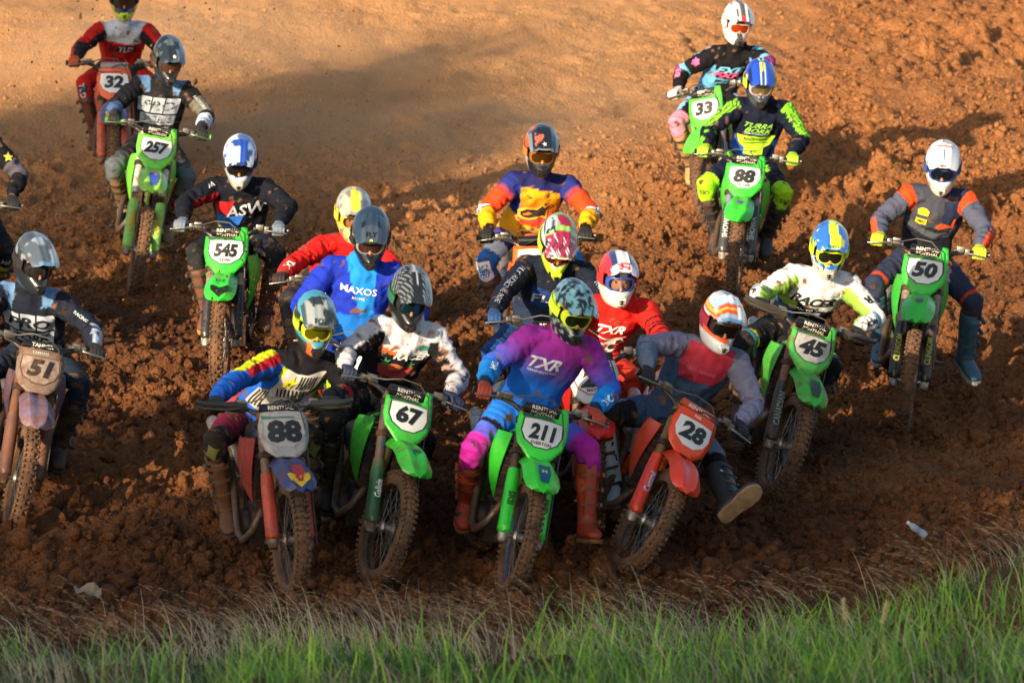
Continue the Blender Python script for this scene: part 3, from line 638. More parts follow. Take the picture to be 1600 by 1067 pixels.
b = MB(); b.tube([(.118, 0, .002), (.124, 0, .002)], [.010, .006], 10, round_ends=True); EYEM = b.mesh('eye')
b = MB(); b.tube([(.125, -.021, .02), (.124, .002, .024), (.114, .021, .018)], [.004, .005, .003], 6); BROWM = b.mesh('eyebrow')
b = MB(); b.loft([[(.196 + dx, y * k, -.090 + z * k) for y, z in ((-.030, .020), (.030, .020), (.036, .002), (.018, -.024), (-.018, -.024), (-.036, .002))] for dx, k in ((0, 1.15), (.02, 1.0), (.026, .8))]); VENTM = b.mesh('chin_vent', angle=20)
b = MB(); b.box((.222, 0, -.084), (.012, .034, .006)); b.box((.222, 0, -.097), (.012, .03, .006)); b.box((.222, 0, -.09), (.012, .006, .03)); GRILLM = b.mesh('vent_grill')
b = MB(); b.loft([[(.045 + .05 * t, .128 - .006 * k, .06 + z) for t, z in ((0, .012), (.4, .018), (1, .006), (.9, -.008), (.3, -.008))] for k in (0, 1)]); SLOTM = b.mesh('side_vent')
def hand_mesh(sd):
    b = MB()
    for i in range(4):
        y = (i - 1.5) * .0225; k = (.93, 1.0, .98, .86)[i]; r = .0112 * (1, 1, .97, .88)[i]
        b.tube([(-.035, y * .85, .034), (.006, y, .037 * k), (.032 * k, y, .020), (.037 * k, y, -.006), (.022, y, -.031 * k), (-.002, y, -.034)], [r * 1.15, r * 1.12, r * 1.08, r, r * .95, r * .85], 8, round_ends=True)
    b.loft([[V((x, w * math.cos(a), z + h * math.sin(a))) for a in np.linspace(0, 2 * math.pi, 13)[:-1]] for x, w, z, h in [(.004, .046, .034, .015), (-.03, .047, .034, .019), (-.065, .040, .040, .021), (-.095, .033, .050, .022), (-.13, .033, .062, .024)]])
    ys = -sd * .04        # thumb on the inner side of the grip
    b.tube([(-.06, ys * .8, .03), (-.028, ys * 1.15, .006), (.0, ys * 1.0, -.027), (.028, ys * .75, -.028)], [.017, .0145, .0125, .0105], 8, round_ends=True)
    return remesh(b, .0062, 2)
HANDM = {1: hand_mesh(1), -1: hand_mesh(-1)}
b = MB()
b.loft([[V((cx + rx * math.cos(a), ry * math.sin(a), z)) for a in np.linspace(0, 2 * math.pi, 17)[:-1]] for z, cx, rx, ry in [(-.085, .0, .062, .045), (-.04, .002, .068, .05), (.02, .0, .064, .05), (.09, -.004, .062, .052), (.17, -.008, .066, .058), (.25, -.01, .072, .064), (.33, -.008, .074, .067), (.345, -.006, .07, .063)]])
b.loft([[V((x, w * math.cos(a), z + h * math.sin(a))) for a in np.linspace(0, 2 * math.pi, 17)[:-1]] for x, w, z, h in [(-.075, .03, -.075, .03), (-.05, .042, -.06, .045), (.03, .046, -.05, .055), (.09, .049, -.062, .042), (.15, .048, -.072, .032), (.19, .036, -.078, .024), (.205, .015, -.08, .012)]])
b.loft([[V((.058 + .012 * math.cos(a) + dx, .034 * math.sin(a), z)) for a in np.linspace(0, 2 * math.pi, 13)[:-1]] for z, dx in [(.05, -.004), (.12, 0), (.22, .004), (.30, .006)]])
BOOTM = remesh(b, .010, 3)
b = MB(); b.loft([[V((x, w * math.cos(a), z)) for x, w in [(0, 0)] for a in [0]] for z in ()] or [[V((px, py, z)) for px, py in [(-.085, 0), (-.075, .035), (-.03, .042), (.03, .04), (.1, .052), (.16, .05), (.2, .03), (.213, 0), (.2, -.03), (.16, -.05), (.1, -.052), (.03, -.04), (-.03, -.042), (-.075, -.035)]] for z in (-.122, -.098)]); SOLEM = b.mesh('sole', bevel=.004)
BUCKZ = (.0, .10, .19, .275)
b = MB(); b.box((.03, .0535, 0), (.06, .016, .026)); BUCKM = b.mesh('buckle', bevel=.004)
b = MB(); b.sheet([[(.066 * math.cos(a), .060 * math.sin(a), z) for z in (-.009, .009)] for a in np.linspace(-.9, 1.2, 9)], -.004); BSTRAP = b.mesh('strap')

# ------------------------------------------------------------------ riders
def ik(a, c, l1, l2, pole):
    d = c - a; L = d.length; mx = (l1 + l2) * .995
    if L > mx: l1 *= L / mx; l2 *= L / mx
    if L < abs(l1 - l2) * 1.05: L = abs(l1 - l2) * 1.05
    x = (l1 * l1 - l2 * l2 + L * L) / (2 * L); h = math.sqrt(max(1e-6, l1 * l1 - x * x)); n = d.normalized(); p = pole - n * pole.dot(n)
    return a + n * x + p.normalized() * h
def seg(p, a, b_):
    a = np.array(a); d = np.array(b_) - a; t = ((p - a) @ d) / (d @ d); tc = t.clip(0, 1); return np.linalg.norm(p - a - tc[:, None] * d, axis=1), t
def frame_m(x, z_hint, o):
    x = x.normalized(); y = z_hint.cross(x).normalized(); z = x.cross(y); return Matrix(((x.x, y.x, z.x, o.x), (x.y, y.y, z.y, o.y), (x.z, y.z, z.z, o.z), (0, 0, 0, 1)))
def build_rider(s):
    c, D = ground_at(*s['c']); D += s.get('dD', 0)
    slope = (gz(c.x, c.y + .7) - gz(c.x, c.y - .1)) / .8; pitch = math.atan(slope) + R(s.get('dp', -3))
    c = V((c.x, c.y, c.z - .01 + s.get('lift', 0)))
    M = bike_matrix(c, R(s.get('h', 0)), R(s.get('roll', 0)), pitch)
    root, S, FM = build_bike(s, M, R(s.get('steer', 0))); M0 = M; MW = M @ S; M = M @ FM; ML = M.to_3x3()
    if s.get('dbg'): pass
    left = ML @ V((0, 1, 0)); fwd = ML @ V((1, 0, 0)); bup = ML @ V((0, 0, 1))
    TL = s.get('TL', .50); SW = s.get('SW', .165)
    st = R(s.get('st', 0)); ty = R(s.get('tyaw', s.get('h', 0) * .6))
    sl = V((math.cos(ty) * math.cos(st), math.sin(ty) * math.cos(st), -math.sin(st)))           # towards the rider's left = photo right
    # shoulders: on the pixel ray where the arms reach the grips with bent elbows; hips: on the seat, one torso length away
    gp = {sd: MW @ GRIP(sd) + V((0, .08, .04)) for sd in (1, -1)}; best = None; AR = s.get('AR', .52)
    for dd in np.arange(-.1, 1.7, .02):
        p = at(*s['sh'], D + dd); e = sum(abs((p + sl * SW * sd - gp[sd]).length - AR) for sd in (1, -1)) + .03 * abs(dd - 1.0) + (10 if dd < .45 else 0)
        if best is None or e < best[0]: best = (e, p, dd)
    sm = best[1]; hd = at(s['hd'][0], s['hd'][1] - 6, D + best[2] - s.get('dhd', .12))
    if 'hip' in s: hip = M @ V(s['hip'])
    else:
        bh = None
        for hx in np.arange(-.85, -1.42, -.02):
            for hz in (.91, .95, 1.0):
                q = M @ V((hx, 0, hz)); e = abs((q - sm).length - TL) + .10 * abs(hx + 1.12) + .1 * abs(hz - .91)
                if bh is None or e < bh[0]: bh = (e, q)
        hip = bh[1]
    spine = (sm - hip).normalized(); tf = sl.cross(spine); tf = -tf if tf.dot(fwd) < 0 else tf; tf.normalize()
    shl = {1: sm + sl * SW - spine * .015, -1: sm - sl * SW - spine * .015}
    hl = (left * .6 + sl * .4).normalized(); hips = {1: hip + hl * .095, -1: hip - hl * .095}
    foot = M @ V((-.93, 0, .40))
    W = {}; info = ''
    for sd, n in ((1, 'L'), (-1, 'R')):
        g = MW @ GRIP(sd); gf = (MW.to_3x3() @ (GRIP(sd, .40) - GRIP(sd, .28))).normalized() * sd        # bar axis towards the rider's left
        gup = (MW.to_3x3() @ V((0, 0, 1))); gx = gf.cross(gup).normalized()
        if 'g' + n in s: g = at(s['g' + n][0], s['g' + n][1], D + s['g' + n][2])
        pole = V((sd * 1.0, .5, s.get('ep', -.4))) if 'e' + n not in s else V(s['e' + n])
        wr0 = g - gx * .085 + gup * .05; el = ik(shl[sd], wr0, .30, .265, pole)
        fd = (el - g); ang = math.atan2(fd.dot(gup), -fd.dot(gx)) - .45; ang = max(-.5, min(1.25, ang))
        HM = frame_m(gx, gup, g) @ Matrix.Rotation(ang, 4, 'Y')
        HM = Matrix.Translation(HM.translation) @ HM.to_3x3().to_4x4()
        wr = HM @ V((-.10, 0, .052)); el = ik(shl[sd], wr, .30, .255, pole)
        W[n] = (g, HM, wr, el); info += ' arm%s %.2f' % (n, (wr - shl[sd]).length)
        if 'f' + n in s: an = at(s['f' + n][0], s['f' + n][1], D + s['f' + n][2])
        else: an = M @ V((-.975, sd * .205, .462))
        kp = (fwd * 1.0 + left * sd * s.get('ks', .55) + V((0, 0, .3))) if 'k' + n not in s else V(s['k' + n])
        kn = ik(hips[sd], an, .43, .42, kp); td = V(s['t' + n]) if 't' + n in s else (fwd + left * sd * .18 - V((0, 0, .1)))
        W['f' + n] = (an, kn, td)
    base = V((hip.x, hip.y, gz(hip.x, hip.y))); T0 = Matrix.Translation(-base)
    person = bpy.data.objects.new('person', None); COL.objects.link(person); person.location = base; tag(person, s['label'], 'person', 'motocross riders')
    # --- body: torso, arms and legs grown into one surface
    b = MB(); o = base
    def ring(p, u, w, a, d): return [p - o + u * a * math.cos(t) + w * d * math.sin(t) for t in np.linspace(0, 2 * math.pi, 19)[:-1]]
    bl = lambda t: (hl * (1 - t) + sl * t).normalized()
    bend = tf * -.035; fat = s.get('fat', 1.0)
    rings = []
    for t, a, d, k in [(-.22, .10, .085, 0), (-.12, .155, .125, 0), (.02, .172, .132, .2), (.2, .165, .125, .6), (.42, .172, .125, 1), (.62, .192, .135, 1), (.80, .202, .132, .7), (.93, .185, .105, .35), (1.02, .125, .08, .1), (1.08, .075, .07, 0), (1.2, .062, .066, 0)]:
        rings.append(ring(hip + spine * TL * t * ((sm - hip).length / TL) + bend * k, bl(min(1, max(0, t))), tf, a * fat, d * fat))
    b.loft(rings)
    b.tube([sm + spine * .03 - o, hd + spine * -.04 - tf * .02 - o], .06, 12)
    for sd, n in ((1, 'L'), (-1, 'R')):
        g, HM, wr, el = W[n]; an, kn, td = W['f' + n]; a = shl[sd]
        b.tube([sm + sl * sd * .07 - o - spine * .01, a - o], [.072, .070], 12, round_ends=True)
        m1 = a.lerp(el, .5); m2 = el.lerp(wr, .4)
        b.tube([a - o, a.lerp(el, .35) - o, a.lerp(el, .8) - o, el - o, el.lerp(wr, .25) - o, el.lerp(wr, .6) - o, el.lerp(wr, .97) - o], [.072, .064, .053, .050, .052, .046, .035], 14, round_ends=True)
        h = hips[sd]
        b.tube([h - o, h.lerp(kn, .3) - o, h.lerp(kn, .7) - o, kn - o, kn.lerp(an, .2) - o, kn.lerp(an, .5) - o, kn.lerp(an, .8) - o], [.105, .094, .076, .071, .066, .058, .05], 14, round_ends=True)
        kd = (kn - (h + an) / 2).normalized(); b.tube([kn + kd * .012 - o + (h - kn).normalized() * .04, kn + kd * .014 - o + (an - kn).normalized() * .09], [.057, .054], 12, round_ends=True)
    me = remesh(b, .0135, 3); P = co(me); N = nrm(me); PW = P + np.array(o)
    segs = [(hip - spine * .1, sm + spine * .02, .15)]
    for n in 'RL':
        g, HM, wr, el = W[n]; sd = 1 if n == 'L' else -1; an, kn, td = W['f' + n]
        segs += [(shl[sd] + (el - shl[sd]) * .18, el, .07), (el, wr, .052)]
    for n in 'RL':
        sd = 1 if n == 'L' else -1; an, kn, td = W['f' + n]; segs += [(hips[sd] + (kn - hips[sd]) * .12, kn, .10), (kn, an, .066)]
    dd = []; tt = []
    for a, b2, r in segs: d_, t_ = seg(PW, a, b2); dd.append(d_ / r); tt.append(t_)
    dd = np.array(dd); part = dd.argmin(0); t = np.array(tt)[part, np.arange(len(P))].clip(0, 1)
    rel = PW - np.array(sm); u = rel @ np.array(sl); wraw = rel @ np.array(spine); w = wraw / (s.get('sy', 1.18)); fr = rel @ np.array(tf)     # metres in the torso frame
    # cloth folds
    wr_ = np.zeros(len(P))
    for i, (a, b2, r) in enumerate(segs):
        ax = np.array((b2 - a).normalized()); m = part == i; q = P[m]; al = (q - np.array(a - o)) @ ax; pe = q - al[:, None] * ax
        st_ = q + ax * al[:, None] * (.9 if i else -.35)
        k = .0115 if i in (0, 1, 2, 3, 4) else .007
        f1 = noise3(st_, 13, 5 + i); f2 = noise3(st_ + 3, 27, 9 + i)
        wr_[m] = k * (1.1 - 3.2 * np.abs(f1)) + k * .5 * (1 - 3 * np.abs(f2))
    end = ((part % 2 == 0) & (part > 0)) ; fade = np.where(end & (part <= 4), 1 - np.clip((t - .85) / .15, 0, 1), 1)
    sleeve = np.where(np.isin(part, (1, 2, 3, 4)), .004, 0)
    P2 = P + N * (wr_ * fade + sleeve)[:, None]; setco(me, P2)
    side = np.where(np.isin(part, (3, 4, 7, 8)), 1, -1)
    lr = PW - np.array(hip)
    env = dict(part=part, t=t, u=u, w=w, fr=fr, up=N[:, 2], nx=N[:, 0] * side, nf=-N[:, 1], np=np, n1=noise3(PW, 9, 3), n2=noise3(PW, 34, 13), torso=part == 0, arm=np.isin(part, (1, 2, 3, 4)), uarm=(part == 1) | (part == 3), farm=(part == 2) | (part == 4),
               leg=part >= 5, thigh=(part == 5) | (part == 7), shin=(part == 6) | (part == 8), Rt=side < 0, L=side > 0, x=PW[:, 0], all=np.ones(len(P), bool))
    rd = N.copy()
    for i, (a, b2, r) in enumerate(segs):
        if i: m = part == i; a_ = np.array(a); d_ = np.array(b2 - a); q = PW[m] - a_ - (((PW[m] - a_) @ d_) / (d_ @ d_)).clip(0, 1)[:, None] * d_; rd[m] = q / (np.linalg.norm(q, axis=1, keepdims=True) + 1e-6)
    env.update(up=rd[:, 2], nx=rd[:, 0] * side, nf=-rd[:, 1])
    colr = np.zeros((len(P), 3)); seat_line = wraw < -(TL * .90)
    env['pants'] = env['leg'] | ((part == 0) & seat_line); env['jersey'] = ~env['pants']; env['knee'] = (env['thigh'] & (t > .78)) | (env['shin'] & (t < .30))
    for ex, cc in s['paint'] + [("leg&(n2>.34)", '54402f'), ("shin&(n2>.24)&(t>.2)", '54402f'), ("jersey&(n2>.42)", '6a5040')]:
        m = eval(ex, {}, env)
        if isinstance(cc, tuple) and len(cc) == 3 and isinstance(cc[0], str):      # gradient (expr, colour a, colour b)
            k = np.clip(eval(cc[0], {}, env), 0, 1)[:, None]; g_ = np.array(lin(cc[1])) * (1 - k) + np.array(lin(cc[2])) * k; colr[m] = g_[m]
        else: colr[m] = lin(cc)
    paint(me, colr); body = ob('body', me, [CLOTH], person)
    # --- lettering and patches on the cloth
    bvh = BVHTree.FromPolygons([tuple(p) for p in P2], [tuple(p.vertices) for p in me.polygons])
    def drop(org, ux, uy, nn, off=.0055, sy=1.0):
        def fn(a):
            out = []; last = 0.0
            for p in a:
                q = org + ux * p[0] + uy * (p[1] * sy) + nn * .35 - o; hit = bvh.ray_cast(q, -nn, .6)
                if hit[0] is not None: last = hit[3]; out.append(hit[0] + nn * off)
                else: out.append(q - nn * (last or .35) + nn * off)
            return np.array(out)
        return fn
    for dcl in s.get('decals', ()):
        shape, where, cc = dcl[:3]; kw = dcl[3] if len(dcl) > 3 else {}
        layer = .0055 + .0045 * kw.pop('layer', 0) if 'layer' in kw else .0055
        if where == 'T': fn = drop(sm, sl, spine, tf, layer, s.get('sy', 1.18))
        else:
            n = where[0]; i = where[1]; g, HM, wr, el = W[n]; an, kn, td = W['f' + n]; sd = 1 if n == 'L' else -1
            a, b2 = {'u': (shl[sd], el), 'f': (el, wr), 't': (hips[sd], kn), 'k': (kn, an)}[i]; ax = (b2 - a).normalized(); nn = V((sd * kw.pop('out', .35), -1, .15)); nn = (nn - ax * nn.dot(ax)).normalized()
            uy = nn.cross(ax); fn = drop(a.lerp(b2, kw.pop('at', .5)), ax, -uy if kw.pop('flip', False) else uy, nn)
            kw.pop('layer', 0)
            if kw.pop('turn', False): f0 = fn; fn = lambda q, f0=f0: f0(np.c_[-q[:, 1], q[:, 0]])
        shp = txt(shape, **kw) if isinstance(shape, str) else poly(shape)
        ob('lettering' if isinstance(shape, str) else 'patch', flat('print', *shp, fn, .016), [mat(cc, .75, dirt=.12, dcol='5e4334', scale=9, name='print')], body)
    # --- helmet, goggles, face
    hy, hp, hr = R(s.get('hy', 5)), R(s.get('hp', 20) + 5), R(s.get('hr', s.get('st', 0) * .7))
    HMx = Matrix.Translation(hd - o) @ Matrix.Rotation(hr, 4, 'Y') @ Matrix.Rotation(R(-90) + hy, 4, 'Z') @ Matrix.Rotation(hp, 4, 'Y')
    hs = s.get('hs', 1.0); HMx = HMx @ Matrix.Diagonal((1.05 * hs, .90 * hs, 1.07 * hs, 1))
    hm = SHELLM.copy(); e = dict(x=SHV[:, 0], y=SHV[:, 1], z=SHV[:, 2], np=np, n1=noise3(SHV, 22, 3), n2=noise3(SHV, 45, 8), n3=noise3(SHV, 11, 15), a=np.arctan2(SHV[:, 1], SHV[:, 0]), all=np.ones(len(SHV), bool))
    def pnt(rules, e, n):
        cc = np.zeros((n, 3))
        for ex, c_ in rules: m = eval(ex, {}, e); cc[m] = lin(c_)
        return cc
    paint(hm, pnt(s['shell'], e, len(SHV))); helmet = ob('helmet', hm, [SHELL], person, HMx)
    vm = VISM.copy(); e = dict(x=VSV[:, 0], y=VSV[:, 1], z=VSV[:, 2], np=np, n1=noise3(VSV, 22, 3), n2=noise3(VSV, 45, 8), n3=noise3(VSV, 11, 15), all=np.ones(len(VSV), bool))
    paint(vm, pnt(s.get('visor', s['shell']), e, len(VSV))); vis = ob('visor', vm, [SHELL], helmet)
    ob('chin_vent', VENTM, [BLACKP if 'vent' not in s else mat(s['vent'], .4, dirt=.2)], helmet); ob('vent_grill', GRILLM, [BLACKP if 'vent' in s else DARKM], helmet)
    for tx in s.get('vtext', ()):
        xs_ = VSV[:, 0]
        def vf(a, off=.006): 
            out = []
            for p in a: v = (p[1] - .015) / .215; u_ = p[0] / .112; au = abs(u_); out.append((p[1], p[0], .158 - .066 * max(0, v) ** 1.6 - (.062 - .026 * v) * au ** 2.2 + .008 * math.exp(-((au - .42) / .13) ** 2) + off))
            return np.array(out)
        shp = txt(tx[0], tx[2], bold=.02, shear=.1) if isinstance(tx[0], str) else poly(tx[0]); v_, f_ = shp; ob('lettering', flat('lettering', *flipv((v_, f_), tx[3] if len(tx) > 3 else .18), vf, .015), [PRINT(tx[1])], vis)
    gg = ob('goggles', GOGM, [mat(s.get('gog', '202226'), .4, dirt=.12, name='goggle_frame')], person, HMx)
    ob('lens', LENSM, [s['lens'] if not isinstance(s.get('lens', '181818'), str) else mat(s.get('lens', '181818'), .08, metal=.55, coat=1.0, dirt=.08, name='lens')], gg); ob('strap', STRAPM, [mat(s.get('strapc', s.get('gog', '202226')), .8, name='strap')], gg)
    fc = ob('face', FACEM, [SKIN], person, HMx); [(ob('eye', EYEM, [mat('2a1a12', .3, name='eye')], fc, Matrix.Translation((0, q * .033, 0))), ob('eyebrow', BROWM, [mat('1c120d', .8, name='brow')], fc, Matrix.Translation((0, q * .033, 0)) @ Matrix.Scale(q, 4, V((0, 1, 0))))) for q in (1, -1)]
    for sd, n in ((1, 'L'), (-1, 'R')):
        g, HM, wr, el = W[n]; an, kn, td = W['f' + n]
        ob('glove', HANDM[sd], [mat(s.get('glove', '1c1e22'), .8, dirt=.2, name='glove', bump=.3)], person, T0 @ HM)
        z = (kn - an).normalized(); x = (td - z * td.dot(z)).normalized(); y = z.cross(x); bm_ = Matrix(((x.x, y.x, z.x, an.x), (x.y, y.y, z.y, an.y), (x.z, y.z, z.z, an.z), (0, 0, 0, 1)))
        bm_ = T0 @ bm_ @ Matrix.Diagonal((1.06, 1.14, 1, 1)) @ (Matrix.Scale(-1, 4, V((0, 1, 0))) if sd < 0 else Matrix.Identity(4))
        bt = ob('boot', BOOTM, [mat(s.get('boot' + n, s.get('boot', '22201f')), .55, dirt=s.get('bmud', .5), name='boot')], person, bm_); ob('sole', SOLEM, [mat(s.get('sole', '2a2420'), .8, dirt=.5, name='sole')], bt); bk = mat(s.get('buck', '3a3834'), .5, dirt=.45, name='buckle')
        for z in BUCKZ: ob('buckle', BUCKM, [bk], bt, Matrix.Translation((0, .06 * z, z))); ob('strap', BSTRAP, [bk], bt, Matrix.Translation((.004 + .016 * max(0, z - .1), 0, z)) @ Matrix.Scale(1 + .5 * max(0, z - .1), 4))
    pr = lambda p: '(%d,%d)' % proj(p)[:2]
    print('RIDER', s.get('num'), 'D %.1f' % D, 'plate', pr(MW @ fk(.7, 0, .125)), 'grips', pr(W['R'][0]), pr(W['L'][0]), 'axle', pr(M0 @ AXLE), 'rear', pr(M @ V((-1.47, 0, 0))), 'torso %.2f' % (sm - hip).length, 'dsh %.2f' % best[2], info, 'knees', pr(W['fR'][1]), pr(W['fL'][1]), 'ank', pr(W['fR'][0]), pr(W['fL'][0]))
# ------------------------------------------------------------------ the eighteen riders
def clear_lens(tint, alpha):
    m = bpy.data.materials.new('clear_lens'); m.use_nodes = True; b = m.node_tree.nodes['Principled BSDF']; b.inputs['Base Color'].default_value = (*lin(tint), 1); b.inputs['Roughness'].default_value = .06; b.inputs['Alpha'].default_value = alpha; b.inputs['Coat Weight'].default_value = 1; return m
KG = '33b636'
def green(**k): d = dict(main=KG, guard='22262a', ring='1c2026', frame='2c5f2a', tank=KG, side='20221f', rf='2a2c2c'); d.update(k); return d
BOX = lambda x0, x1, y0, y1, sk=0.0: [(x0, y0), (x1, y0), (x1 + sk, y1), (x0 + sk, y1)]
STAR = lambda cx, cy, r, a0=90, n=5, k=.42: [(cx + (r if i % 2 == 0 else r * k) * math.cos(R(a0 + i * 180 / n)), cy + (r if i % 2 == 0 else r * k) * math.sin(R(a0 + i * 180 / n))) for i in range(2 * n)]
PROTORK = [([(-.17, -.05), (-.06, -.05), (-.07, -.145), (-.165, -.145)], 'T', 'aab6c6'), ([(-.05, -.05), (.045, -.05), (.03, -.145), (-.06, -.145)], 'T', 'aab6c6'), ([(.055, -.05), (.165, -.05), (.145, -.145), (.04, -.145)], 'T', 'aab6c6'), ('PRO', 'T', '161a22', dict(h=.06, c=(-.005, -.098), bold=.03, shear=.3, sx=1.75, layer=1)),
           ([(-.14, -.155), (.14, -.155), (.125, -.215), (-.14, -.215)], 'T', '98a4b4'), ('TORK', 'T', '161a22', dict(h=.042, c=(0, -.185), bold=.03, shear=.3, sx=1.55, layer=1)), ('DIVISION', 'T', '98a4b4', dict(h=.013, c=(.01, -.235), sx=2.2))]
